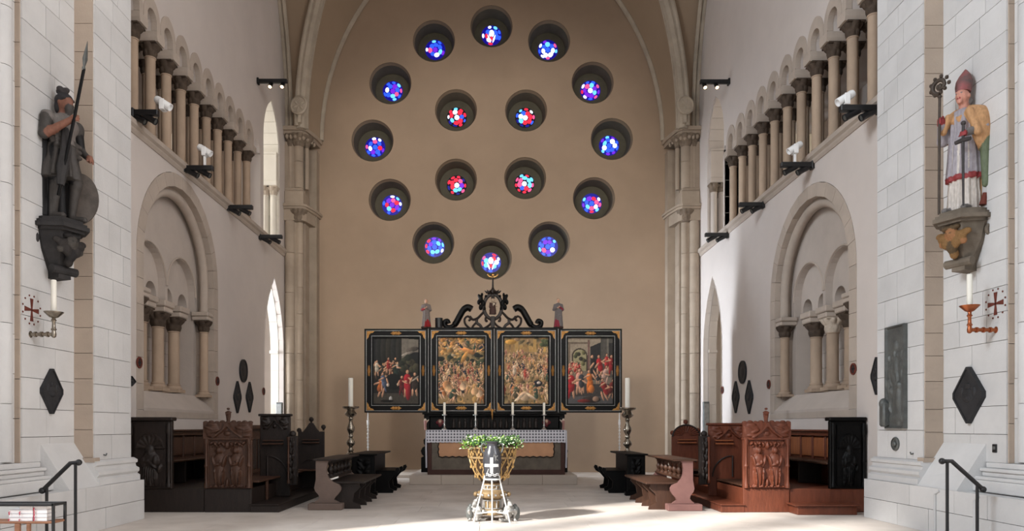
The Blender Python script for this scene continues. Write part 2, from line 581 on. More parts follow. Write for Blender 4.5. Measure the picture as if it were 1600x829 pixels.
# ---- end wall with the sixteen round windows
ROUND = [(768, 41), (678, 64), (858, 64), (610, 130), (926, 129), (582, 219.5), (956, 217), (609, 312), (928, 309.5), (677, 379), (858, 378.5), (767, 404),
         (712.5, 172), (822, 172.5), (712.5, 280.5), (820.5, 278)]
RW = 0.75
centers = [P(a, b, D) for a, b in ROUND]
wb = MB()
wb.plate([(-8.2, -0.2), (8.2, -0.2), (8.2, 21.5), (-8.2, 21.5)], [circle(c.x, c.z, RW, 32) for c in centers], D, D+0.04, 'xz')
wb.plate([(-8.2, -0.2), (8.2, -0.2), (8.2, 21.5), (-8.2, 21.5)], [circle(c.x, c.z, RW+0.01, 32) for c in centers], D+0.04, D+0.7, 'xz')
wb.build('wall_back', M['back_plaster'], kind='structure')

GL = {k: mat_glow('glass_'+k, c, s) for k, c, s in [
    ('white', (235, 245, 255), 1.8), ('cyan', (110, 210, 255), 1.4), ('blue', (50, 100, 255), 1.15), ('deep', (22, 14, 190), 0.5),
    ('red', (255, 40, 70), 1.1), ('pink', (255, 90, 150), 1.2), ('violet', (130, 40, 235), 1.0)]}
M['lead'] = mat('lead_cames', (18, 16, 40), 0.6, 0.1, 10)
pane_me = {}
def pane_obj(parent, cx, cy, cz, rx, rz, rot, colr, y):
    if colr not in pane_me:
        mb = MB().plate(circle(0, 0, 1, 10), [], -0.012, 0.012, 'xz')
        o = mb.build('pane', GL[colr])
        o.parent = parent
        pane_me[colr] = o.data
    else:
        o = bpy.data.objects.new('pane', pane_me[colr])
        COL.objects.link(o)
        o.parent = parent
    w = origin_of(parent)
    o.location = (cx-w.x, y-w.y, cz-w.z)
    o.scale = (rx, 1, rz)
    o.rotation_euler = (0, rot, 0)
    return o

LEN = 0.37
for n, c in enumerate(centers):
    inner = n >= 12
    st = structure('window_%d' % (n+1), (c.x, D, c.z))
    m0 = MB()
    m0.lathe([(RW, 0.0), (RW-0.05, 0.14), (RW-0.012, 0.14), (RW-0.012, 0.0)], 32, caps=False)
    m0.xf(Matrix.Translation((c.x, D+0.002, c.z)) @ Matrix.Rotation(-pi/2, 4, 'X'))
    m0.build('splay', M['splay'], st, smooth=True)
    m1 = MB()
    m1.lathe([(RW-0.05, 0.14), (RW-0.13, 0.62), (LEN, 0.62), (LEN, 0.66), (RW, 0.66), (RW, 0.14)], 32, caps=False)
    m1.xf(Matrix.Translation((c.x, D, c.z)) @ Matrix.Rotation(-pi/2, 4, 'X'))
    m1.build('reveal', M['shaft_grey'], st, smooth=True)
    yg = D + 0.63
    MB().plate(circle(c.x, c.z, LEN+0.01, 28), [], yg, yg+0.02, 'xz').build('leaded_ground', GL['deep'] if not inner else M['lead'], st)
    rnd = random.Random(n*5+3)
    cool = ['white', 'cyan', 'blue', 'cyan', 'white', 'violet', 'blue', 'pink', 'blue', 'red']
    warm = ['red', 'red', 'pink', 'white', 'red', 'blue', 'cyan', 'pink', 'red', 'violet']
    pal = warm if inner else cool
    a0 = rnd.uniform(0, 6.28)
    if n in (0, 11):      # flame-shaped middle piece
        pane_obj(st, c.x, yg-0.014, c.z+0.07, 0.10, 0.13, 0, 'white', yg-0.014)
        pane_obj(st, c.x-0.09, 0, c.z-0.12, 0.03, 0.15, -0.35, 'white', yg-0.014)
        pane_obj(st, c.x+0.09, 0, c.z-0.12, 0.03, 0.15, 0.35, 'white', yg-0.014)
        pane_obj(st, c.x, 0, c.z-0.1, 0.05, 0.09, 0, 'red', yg-0.014)
    else:
        pane_obj(st, c.x, 0, c.z, 0.09, 0.09, 0, 'white' if inner else rnd.choice(['pink', 'blue', 'white', 'violet']), yg-0.014)
    k = 7
    for i in range(k):
        a = a0 + 2*pi*i/k
        if n in (0, 11) and abs(cos(a)) < 0.45: continue
        col = pal[rnd.randrange(len(pal))]
        q = rnd.uniform(0.17, 0.21)
        pane_obj(st, c.x+q*cos(a), 0, c.z+q*sin(a), rnd.uniform(.065, .09), rnd.uniform(.08, .10), -a, col, yg-0.014)
    for i in range(9):
        a = a0 + 0.3 + 2*pi*i/9
        col = pal[rnd.randrange(len(pal))] if rnd.random() < 0.75 else 'deep'
        pane_obj(st, c.x+0.305*cos(a), 0, c.z+0.305*sin(a), rnd.uniform(.035, .05), rnd.uniform(.06, .085), -a, col, yg-0.014)

# ---- side walls
SIDE = {
 -1: dict(name='left', y0=12.72, nc=16.74, nz=5.12, zi=4.46, nh=2.16, cols=[14.84+.765*k for k in range(-1, 10)], gal=(13.5, 22.40), tall=(23.55, 0.86), lan=(23.80, 1.06)),
  1: dict(name='right', y0=12.98, nc=16.43, nz=4.76, zi=4.29, nh=2.20, cols=[13.99+.815*k for k in range(0, 11)], gal=(13.4, 22.45), tall=(23.25, 0.86), lan=(23.55, 1.02)),
}
ZL, ZI = 7.60, 9.90            # gallery ledge, top of the imposts
T_ZS, L_ZS = 10.6, 4.1

def gal_loop(cols, y0, y1, half, rise):
    e = [y0] + list(cols) + [y1]
    pts = [(y0, ZL), (y1, ZL), (y1, ZI)]
    for i in range(len(e)-2, -1, -1):
        a, b = e[i], e[i+1]
        c = (a+b)/2
        h = half if (0 < i < len(e)-2) else min(half, (b-a)/2-0.06)
        if h < 0.08: continue
        pts += [(c+h, ZI)] + arch_top(c, h, ZI+0.13, h, 6) + [(c-h, ZI)]
    pts.append((y0, ZI))
    return pts

for s, q in SIDE.items():
    out = [(q['y0'], -0.2), (D, -0.2), (D, 21.5), (q['y0'], 21.5)]
    N_ZS = q['nz']
    niche = arch_loop(q['nc'], q['nh'], 1.95, N_ZS, q['nh'], 16)
    tall = arch_loop(q['tall'][0], q['tall'][1], ZL, T_ZS, 1.45, 10)
    lan = arch_loop(q['lan'][0], q['lan'][1], 0.0, L_ZS, 2.33, 10)
    big = [(22.2, 0.0), (26.0, 0.0), (26.0, 6.9), (22.2, 6.9)]
    sp = q['cols'][2]-q['cols'][1]
    w = MB()
    gi = gal_loop(q['cols'], *q['gal'], sp*0.285, sp*0.285)
    w.plate(out, [niche, tall, lan, gi], s*W, s*(W+0.09), 'yz')
    w.plate(out, [niche, tall, lan, gi], s*(W+0.09), s*(W+0.42), 'yz')
    w.plate(out, [niche, tall, big, gi], s*(W+0.42), s*(W+1.0), 'yz')
    w.build('wall_'+q['name'], M['side_plaster'], kind='structure')
    # passage behind the gallery, side room behind the lancet
    r = MB()
    X = lambda v: s*v
    r.box(X(W+1.0), X(W+2.7), 12.0, 26.4, 7.2, 7.45)
    r.box(X(W+2.5), X(W+2.7), 12.0, 21.6, 7.45, 12.8)
    r.box(X(W+1.0), X(W+2.7), 12.0, 22.0, 10.36, 10.5)
    r.box(X(W+1.0), X(W+2.7), 11.8, 12.0, 7.2, 12.8)
    r.build('wall_'+q['name']+'_gallery_passage', M['side_plaster'], kind='structure')
    r = MB()
    r.box(X(W+3.9), X(W+4.1), 21.4, 26.4, 0, 13.2)
    r.box(X(W+1.0), X(W+4.1), 25.7, 26.2, 0, 13.2)
    r.box(X(W+1.0), X(W+4.1), 21.4, 21.6, 0, 7.2)
    r.box(X(W+2.5), X(W+4.1), 21.4, 21.6, 7.2, 13.2)
    r.box(X(W+1.0), X(W+4.1), 21.4, 26.4, 13.0, 13.2)
    r.box(X(W+2.5), X(W+4.1), 21.4, 26.4, 7.2, 7.45)
    r.build('wall_'+q['name']+'_side_room', M['white_stone'], kind='structure')

# ---- transepts outside the picture: barrier walls added to block sky light, openings shaped for the sun patches
w = MB()
w.plate([(-24, 0), (34, 0), (34, 48), (-24, 48)],
        [arch_loop(2.0, 0.62, 10.8, 13.6, 1.2, 8), arch_loop(-0.15, 1.1, 10.4, 17.0, 1.9, 8), arch_loop(-2.75, 1.1, 10.2, 17.8, 1.9, 8), arch_loop(-5.3, 1.1, 10.0, 17.8, 1.9, 8)], -16.4, -16.0, 'yz')
w.build('wall_left_barrier', M['side_plaster'], kind='structure')
w = MB()
w.plate([(-24, 0), (34, 0), (34, 48), (-24, 48)], [arch_loop(1.0, 3.2, 9.0, 16.0, 3.2, 8)], 16.0, 16.4, 'yz')
w.build('wall_right_barrier', M['side_plaster'], kind='structure')

# ---- vault
YM, HY = 19.35, 5.85
ZA = 20.3
def arc_u(t, half, rise):
    R = (rise*rise + half*half)/(2*half)
    return R - sqrt(max(R*R - (t*rise)**2, 0))
def back_curve(s, t, half=6.02, y=D-0.02, za=19.95):
    return Vector((s*(half - arc_u(t, half, za-ZS)), y, ZS + t*(za-ZS)))
def side_curve(s, e, t, x=W):
    return Vector((s*x, YM + e*(HY - arc_u(t, HY, 19.9-ZS)), ZS + t*(19.9-ZS)))
def diag_curve(s, e, t):
    L = sqrt(6.55**2 + (HY-0.25)**2)
    u = 1 - arc_u(t, L, ZA-ZS)/L
    return Vector((s*6.55*u, YM + e*(HY-0.25)*u, ZS + t*(ZA-ZS)))
vm = MB()
NT = 18
def patch(ca, cb, nb=5):
    b = len(vm.v)
    for i in range(NT+1):
        t = i/NT
        A, B = ca(t), cb(t)
        for j in range(nb+1):
            k = j/nb
            vm.v.append(tuple(A.lerp(B, k) + Vector((0, 0, 0.25*sin(pi*k)*t))))
    for i in range(NT):
        for j in range(nb):
            vm.f.append((b+i*(nb+1)+j, b+i*(nb+1)+j+1, b+(i+1)*(nb+1)+j+1, b+(i+1)*(nb+1)+j))
for s in (-1, 1):
    patch(lambda t: back_curve(s, t), lambda t: diag_curve(s, 1, t))
    patch(lambda t: side_curve(s, 1, t), lambda t: diag_curve(s, 1, t))
    patch(lambda t: side_curve(s, -1, t), lambda t: diag_curve(s, -1, t))
    patch(lambda t: back_curve(s, t, 6.02, 13.3), lambda t: diag_curve(s, -1, t))
ceil = structure('ceiling')
vm.build('vault_web', M['vault_plaster'], ceil, smooth=True, recalc=False)
T = [i/26 for i in range(27)]
for s in (-1, 1):
    # wall arch on the end wall, moulded of three rolls
    for off, rr, yo in ((0.05, 0.10, 0.10), (0.24, 0.15, 0.16), (0.45, 0.09, 0.26)):
        MB().tube([back_curve(s, t, 6.02+off, D-yo, 19.95+off) for t in T], rr, 8).build('wall_arch_roll', M['rib_stone'], ceil, smooth=True)
    for e in (1, -1):
        dd = Vector((s*(HY-.25), -e*6.55, 0)).normalized()
        for off, rr, dz in ((0, 0.17, -0.10), (0.19, 0.08, -0.04), (-0.19, 0.08, -0.04)):
            MB().tube([diag_curve(s, e, t) + dd*off + Vector((0, 0, dz)) - Vector((s*.12, e*.12, 0))*(1-t) for t in T], rr, 8).build('diagonal_rib', M['rib_stone'], ceil, smooth=True)
    for off, rr in ((0.05, 0.085), (0.20, 0.07)):
        MB().tube([side_curve(s, 1, t, W-off) - Vector((0, 0.05+off*.4, 0)) for t in T] + [side_curve(s, -1, t, W-off) for t in reversed(T)], rr, 7).build('side_wall_rib', M['rib_stone'], ceil, smooth=True)
    MB().tube([back_curve(s, t, 6.3, 13.3, 20.1) for t in T], 0.3, 8).build('crossing_arch', M['rib_stone'], ceil, smooth=True)

# =================================================================== PIERS
def stones(parent, m, o, u, n, ul, z0, z1, ch, sl, seed, name='stone', depth=0.035, j=0.004):
    """ashlar courses of single blocks on a vertical face: o corner, u along, n outward"""
    rnd = random.Random(seed)
    o, u, n = Vector(o), Vector(u), Vector(n)
    z = z0
    while z < z1 - 0.02:
        h = min(ch[rnd.randrange(len(ch))], z1-z)
        if z1 - (z+h) < 0.15: h = z1-z
        cuts = [0.0]
        while cuts[-1] < ul - 0.02:
            l = rnd.uniform(*sl)
            nx = cuts[-1]+l
            if ul-nx < sl[0]*0.6: nx = ul
            cuts.append(min(nx, ul))
        for a, b in zip(cuts[:-1], cuts[1:]):
            p = rnd.uniform(0.0, 0.004)
            A = o + u*(a+j); B = o + u*(b-j)
            za, zb = z+j, z+h-j
            f = n*(depth*0.5+p) ; g = -n*depth*0.5
            c = lambda V, w, zz: (V.x+w.x, V.y+w.y, zz)
            MB().hexa([c(A, g, za), c(B, g, za), c(B, f, za), c(A, f, za), c(A, g, zb), c(B, g, zb), c(B, f, zb), c(A, f, zb)]).build(name, m, parent)
        z += h

PIER = {-1: dict(XA=6.26, XC=6.57, XD=6.66, yB=11.55, yD=10.25, yF=12.72, sh=6.70), 1: dict(XA=6.81, XC=7.12, XD=7.22, yB=11.60, yD=10.16, yF=12.98, sh=7.27)}
def base_prof(x, s):
    return [(s*(x+0.25), 0.69), (s*(x-0.13), 0.69), (s*(x-0.13), 0.78), (s*(x-0.08), 0.81), (s*(x-0.115), 0.85), (s*(x-0.115), 0.90), (s*(x-0.06), 0.93), (s*(x-0.05), 0.98), (s*(x-0.085), 1.0), (s*(x-0.085), 1.045), (s*(x-0.02), 1.08), (s*(x+0.25), 1.08)]
for s, q in PIER.items():
    side = 'left' if s < 0 else 'right'
    XA, XC, XD, yB, yD, yF = (q[k] for k in ('XA', 'XC', 'XD', 'yB', 'yD', 'yF'))
    lab = ('tall pale stone pier on the left edge carrying the dark soldier statue' if s < 0 else 'tall pale stone pier on the right edge carrying the bishop statue')
    pr = thing('pier', lab, 'pier', (s*XC, 11.0, 0))
    c = MB()
    c.box(s*(XA+.012), s*(XC+1.0), yB+.012, yF-.012, 0, 15)
    c.box(s*(XC+.012), s*(XC+1.0), yD+.012, yB+.02, 0, 15)
    c.box(s*(XD+.012), s*(XC+1.0), 8.2, yD+.02, 0, 15)
    c.build('core', M['mortar'], pr)
    n = (-s, 0, 0)
    CH = (0.40, 0.44, 0.36, 0.47)
    stones(pr, M['pier_stone'], (s*XA, yB, 0), (0, 1, 0), n, yF-yB, 1.08, 10.6, CH, (0.35, 0.75), 11+s)
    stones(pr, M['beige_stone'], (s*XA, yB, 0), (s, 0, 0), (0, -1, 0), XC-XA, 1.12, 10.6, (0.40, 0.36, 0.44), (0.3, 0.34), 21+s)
    stones(pr, M['pier_stone'], (s*XC, yD, 0), (0, 1, 0), n, yB-yD, 1.1, 10.0, CH, (0.4, 0.8), 31+s)
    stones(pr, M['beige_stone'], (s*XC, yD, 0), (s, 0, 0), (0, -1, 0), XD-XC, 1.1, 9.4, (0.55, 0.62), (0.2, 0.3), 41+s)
    stones(pr, M['pier_stone'], (s*XD, 8.2, 0), (0, 1, 0), n, yD-8.2, 1.1, 9.0, (0.55, 0.62), (0.6, 0.9), 51+s)
    # round shaft of drums
    z = 1.12
    rnd = random.Random(5)
    while z < 9.2:
        h = rnd.choice((0.95, 1.1, 0.8))
        MB().lathe([(0.128, 0.004), (0.13, 0.01), (0.13, h-0.01), (0.128, h-0.004)], 18, (s*q['sh'], yD-0.2, z)).build('shaft_drum', M['pier_stone'], pr, smooth=True)
        z += h
    # moulded base and plinth
    mb = MB()
    mb.plate(base_prof(XA, s), [], yB-0.05, yF+0.10, 'xz')
    mb.build('base_moulding', M['pier_stone'], pr)
    MB().box(s*(XA-0.05), s*(XC+0.1), yB-0.06, yB+0.1, 1.05, 1.12).build('base_moulding', M['beige_stone'], pr)
    xp = XA-0.15
    stones(pr, M['pier_stone'], (s*xp, 8.2, 0), (0, 1, 0), n, yF+0.14-8.2, 0.0, 0.69, (0.36, 0.34), (0.7, 1.2), 61+s, 'plinth_stone', depth=0.06)
    c = MB()
    c.box(s*(xp+0.03), s*(XC+0.5), 8.2, yF+0.12, 0, 0.675)
    c.build('plinth_core', M['pier_stone'], pr)
    # sloping weathering slab between plinth and statue face
    ya = yD+0.42
    a, b = XC-0.02, xp+0.0
    MB().hexa([(s*(a+.3), ya, 0.66), (s*b, ya, 0.66), (s*b, yB+0.02, 0.66), (s*(a+.3), yB+0.02, 0.66), (s*(a+.3), ya, 1.36), (s*a, ya, 1.36), (s*a, yB+0.0, 1.36), (s*(a+.3), yB+0.0, 1.36)]).build('weathering_slab', M['pier_stone'], pr)
    # stepped base under the round shaft
    mb = MB()
    x0 = XC - 0.02
    for (o, za, zb) in ((0.02, 1.02, 1.10), (0.10, 0.97, 1.02), (0.07, 0.90, 0.97), (0.16, 0.85, 0.90), (0.19, 0.69, 0.85)):
        mb.bbox(s*(x0-o), s*(XC+0.6), 8.2, ya-0.03+o*0.25, za, zb, 0.012)
    mb.build('shaft_base', M['pier_stone'], pr)
    if s > 0:       # blind pointed panel on the plinth by the handrail
        fx = s*(xp-0.045)
        pts = [(10.15, 0.02), (10.15, 0.62)]
        MB().tube([(fx, 11.0, 0.0), (fx, 11.0, 0.60), (fx+0.01, 10.9, 0.66)], 0.02, 6).build('panel_moulding', M['pier_stone'], pr)
        MB().tube([(fx, 10.1, 0.0), (fx, 10.1, 0.60), (fx+0.01, 10.0, 0.66)], 0.02, 6).build('panel_moulding', M['pier_stone'], pr)

# =================================================================== BLIND ARCHES
def voussoirs(parent, pts, inset, x0, x1, m, name='stone', gap=0.004):
    """blocks along a (y,z) path that starts bottom right and turns to the left; inset towards the inside"""
    V = [Vector(p) for p in pts]
    nr = []
    for i in range(len(V)):
        t = (V[min(i+1, len(V)-1)] - V[max(i-1, 0)]).normalized()
        nr.append(Vector((-t.y, t.x)))
    for i in range(len(V)-1):
        a, b = V[i], V[i+1]
        d = (b-a).normalized()*gap
        a2, b2 = a+d, b-d
        c2, d2 = b2+nr[i+1]*inset, a2+nr[i]*inset
        mb = MB()
        mb.hexa([(x0, a2.x, a2.y), (x0, b2.x, b2.y), (x0, c2.x, c2.y), (x0, d2.x, d2.y), (x1, a2.x, a2.y), (x1, b2.x, b2.y), (x1, c2.x, c2.y), (x1, d2.x, d2.y)])
        mb.build(name, m, parent)

def arch_path(yc, half, z0, zs, rise, nj, na):
    r = [(yc+half, z0 + (zs-z0)*i/nj) for i in range(nj)]
    r += arch_top(yc, half, zs, rise, na)
    r += [(yc-half, zs - (zs-z0)*(i+1)/nj) for i in range(nj)]
    return r

def column(parent, x, y, z0, z1, r, cm, mm, capk=1.0, base=True, nleaf=6, name='column', seg=14):
    """shaft with base and leaf capital as sub-parts; z1 is the top of the capital"""
    hb, hc = 0.16*r/0.1, 0.28*capk
    col = MB().lathe([(r*1.0, z0+hb), (r*1.0, z0+hb+0.02), (r*0.97, z1-hc-0.03), (r*1.1, z1-hc-0.02), (r*1.1, z1-hc)], seg, (x, y, 0)).build(name, mm, parent, smooth=True)
    if base:
        b = MB()
        b.box(x-r*1.5, x+r*1.5, y-r*1.5, y+r*1.5, z0, z0+hb*0.35)
        b.lathe([(r*1.45, z0+hb*0.35), (r*1.5, z0+hb*0.5), (r*1.3, z0+hb*0.65), (r*1.12, z0+hb*0.75), (r*1.2, z0+hb*0.9), (r*1.02, z0+hb)], seg, (x, y, 0))
        b.build('base', mm, col, smooth=True)
    p, md = leafcap(r*1.08, r*1.62, z1-hc, z1-0.02, nleaf)
    k = MB().lathe(p, 36, (x, y, 0), md)
    k.box(x-r*1.65, x+r*1.65, y-r*1.65, y+r*1.65, z1-0.035, z1)
    k.build('capital', cm, col, smooth=True, angle=50)
    return col

for s, q in SIDE.items():
    yc, nh, N_ZS, zi = q['nc'], q['nh'], q['nz'], q['zi']
    lab = ('round-headed blind arch with dark column capitals in the left choir wall' if s < 0 else 'round-headed blind arch with pale column capitals in the right choir wall')
    t = thing('blind_arch', lab, 'arch', (s*(W+0.3), yc, 1.95))
    X = lambda v: s*(W+v)
    voussoirs(t, arch_path(yc, nh, 1.95, N_ZS, nh, 6, 7), 0.29, X(-0.012), X(0.34), M['trim_stone'])
    ih = nh-0.29
    # second order with its roll
    voussoirs(t, arch_path(yc, ih, 2.3, N_ZS, ih, 5, 6), 0.07, X(0.14), X(0.40), M['trim_stone'])
    rp = arch_path(yc, ih-0.13, zi, N_ZS, ih-0.13, 3, 14)
    MB().tube([(X(0.19), a, b) for a, b in rp], 0.105, 10).build('roll_moulding', M['trim_stone'], t, smooth=True)
    cmat = M['cap_stone'] if s < 0 else M['pale_cap']
    for e in (-1, 1):
        yk = yc+e*(ih-0.13)
        column(t, X(0.19), yk, 2.35, zi-.20, 0.105, M['cap_stone'], M['column_stone'], 1.0)
        MB().bbox(X(0.02), X(0.42), yk-0.2, yk+0.2, zi-.20, zi-.10, 0.02).bbox(X(-0.0), X(0.42), yk-0.23, yk+0.23, zi-.10, zi, 0.02).build('impost', M['trim_stone'], t)
        ya, yb = yc+e*1.60, yc+e*(ih+0.02)
        MB().box(X(0.40), X(0.96), min(ya, yb), max(ya, yb), 2.3, zi+.01).build('jamb', M['niche_stone'], t)
    # wall of the two middle arches, wall of the four small arches behind it
    def arcade(cs, h, rise, zs):
        o = [(yc-ih-0.01, zi)]
        for c0 in cs:
            o += [(c0-h, zi)] + list(reversed(arch_top(c0, h, zs, rise, 8))) + [(c0+h, zi)]
        o += [(yc+ih+0.01, zi)] + arch_top(yc, ih+0.01, N_ZS, ih+0.01, 14)
        return o
    MB().plate(arcade([yc-0.83, yc+0.83], 0.77, 0.77, zi+.36), [], X(0.36), X(0.52), 'yz').build('middle_arches', M['niche_stone'], t)
    MB().plate(arcade([yc-1.24, yc-0.42, yc+0.42, yc+1.24], 0.26, 0.26, zi+.12), [], X(0.52), X(0.80), 'yz').build('small_arches', M['niche_stone'], t)
    # thin label rolls round the middle arches
    for e in (-1, 1):
        MB().tube([(X(0.35), a, b) for a, b in arch_top(yc+e*.83, 0.80, zi+.36, 0.80, 10)], 0.022, 6).build('arch_edge', M['trim_stone'], t, smooth=True)
    # masonry seen at the back, stone by stone
    stones(t, M['niche_stone'], (X(0.97), yc-ih, 0), (0, 1, 0), (-s, 0, 0), 2*ih, 2.3, zi+.5, (0.36, 0.42, 0.31), (0.45, 0.8), 71+s, depth=0.05)
    for i, yk in enumerate((yc-0.83, yc, yc+0.83)):
        cm = M['pale_cap'] if (s > 0 and i == 1) else M['cap_stone']
        column(t, X(0.55), yk, 2.42, zi-.26, 0.130, cm, M['column_stone'], 1.15, nleaf=8)
        MB().bbox(X(0.30), X(0.80), yk-0.22, yk+0.22, zi-.26, zi-.14, 0.02).bbox(X(0.27), X(0.80), yk-0.26, yk+0.26, zi-.14, zi, 0.02).build('impost', M['trim_stone'], t)
    MB().plate([(X(-0.012), 1.93), (X(-0.012), 2.0), (X(0.36), 2.38), (X(0.97), 2.42), (X(0.97), 1.93)], [], yc-ih, yc+ih, 'xz').build('sloping_sill', M['niche_stone'], t)
    MB().box(X(-0.014), X(0.1), yc-nh, yc+nh, 1.80, 1.94).build('sill_course', M['trim_stone'], t)

# =================================================================== GALLERY ARCADES
for s, q in SIDE.items():
    lab = ('arcaded gallery with brown twin columns high on the left choir wall' if s < 0 else 'arcaded gallery with orange-beige twin columns high on the right choir wall')
    X = lambda v: s*(W+v)
    t = thing('gallery_arcade', lab, 'arcade', (s*W, 18.0, ZL))
    first = None
    for i, yk in enumerate(q['cols']):
        for dx in (0.20, 0.62):
            column(t, X(dx), yk, ZL+0.02, 9.70, 0.108, M['cap_stone'], M['column_stone'], 1.0, nleaf=6)
        mb = MB()
        mb.plate([(yk-0.15, 9.70), (yk+0.15, 9.70), (yk+0.18, 9.78), (yk+0.18, ZI), (yk-0.18, ZI), (yk-0.18, 9.78)], [], X(-0.03), X(1.0), 'yz')
        mb.build('impost', M['trim_stone'], t)
    # flush stone rings of the little arches
    sp = q['cols'][2]-q['cols'][1]
    e = [q['gal'][0]] + q['cols'] + [q['gal'][1]]
    for a, b in zip(q['cols'][:-1], q['cols'][1:]):
        c, hi, ho = (a+b)/2, sp*0.285-0.008, sp*0.475
        ring = [(c-ho, ZI+.01), (c-hi, ZI+.01), (c-hi, ZI+.13)] + list(reversed(arch_top(c, hi, ZI+.13, hi, 6))) + [(c+hi, ZI+.13), (c+hi, ZI+.01), (c+ho, ZI+.01)] + arch_top(c, ho, ZI+.17, ho*1.15, 8)
        MB().plate(ring, [], X(-0.022), X(0.10), 'yz').build('arch_ring', M['trim_stone'], t)
    # ledge
    y0, y1 = q['y0']+0.01, 24.9
    MB().plate([(X(0.95), 7.45), (X(-0.02), 7.36), (X(-0.05), 7.42), (X(-0.05), 7.46), (X(-0.10), 7.50), (X(-0.10), ZL), (X(0.95), ZL+0.01)], [], y0, y1, 'xz').build('ledge', M['trim_stone'], t)
    # respond with twin shafts in the tall opening
    yc, hf = q['tall']
    lab = ('tall bright pointed opening with white twin shafts, left gallery end' if s < 0 else 'tall pointed opening with beige twin shafts, right gallery end')
    st = M['white_stone'] if s < 0 else M['niche_stone']
    o = thing('pointed_opening', lab, 'opening', (s*(W+.3), yc, ZL))
    voussoirs(o, arch_path(yc, hf, ZL+0.02, T_ZS, 1.45, 6, 5), 0.03, X(0.03), X(0.98), st)
    ye = yc+hf-0.17
    for dx in (0.16, 0.42):
        column(o, X(dx), ye, ZL+0.02, 9.50, 0.10, M['pale_cap'] if s < 0 else M['darkened_cap'], st, 1.0)
    MB().bbox(X(0.0), X(0.60), ye-0.17, ye+0.16, 9.50, 9.68, 0.02).build('impost', st, o)
    MB().bbox(X(0.03), X(0.95), ye-0.10, ye+0.15, 9.68, 10.55, 0.01).build('impost_block', st, o)
    MB().bbox(X(0.02), X(0.95), ye-0.12, ye+0.15, 10.55, 10.63, 0.01).build('string_course', st, o)
    # lower lancet
    yc, hf = q['lan']
    lab = ('bright pointed doorway in the left wall beside the corner column' if s < 0 else 'beige pointed doorway in the right wall beside the corner column')
    o = thing('pointed_doorway', lab, 'doorway', (s*(W+.2), yc, 0))
    voussoirs(o, arch_path(yc, hf, 0.02, L_ZS, 2.33, 7, 5), 0.035, X(0.16), X(0.42), st)
    voussoirs(o, arch_path(yc, hf, 0.02, L_ZS, 2.33, 7, 6), 0.03, X(-0.012), X(0.15), M['side_plaster'])
    MB().box(X(0.16), X(0.45), yc+hf-0.10, yc+hf-0.03, 4.08, 4.18).build('string_course', st, o)
    MB().box(X(1.0), X(2.6), 25.62, 25.72, 4.10, 4.20).build('string_course', st, o)

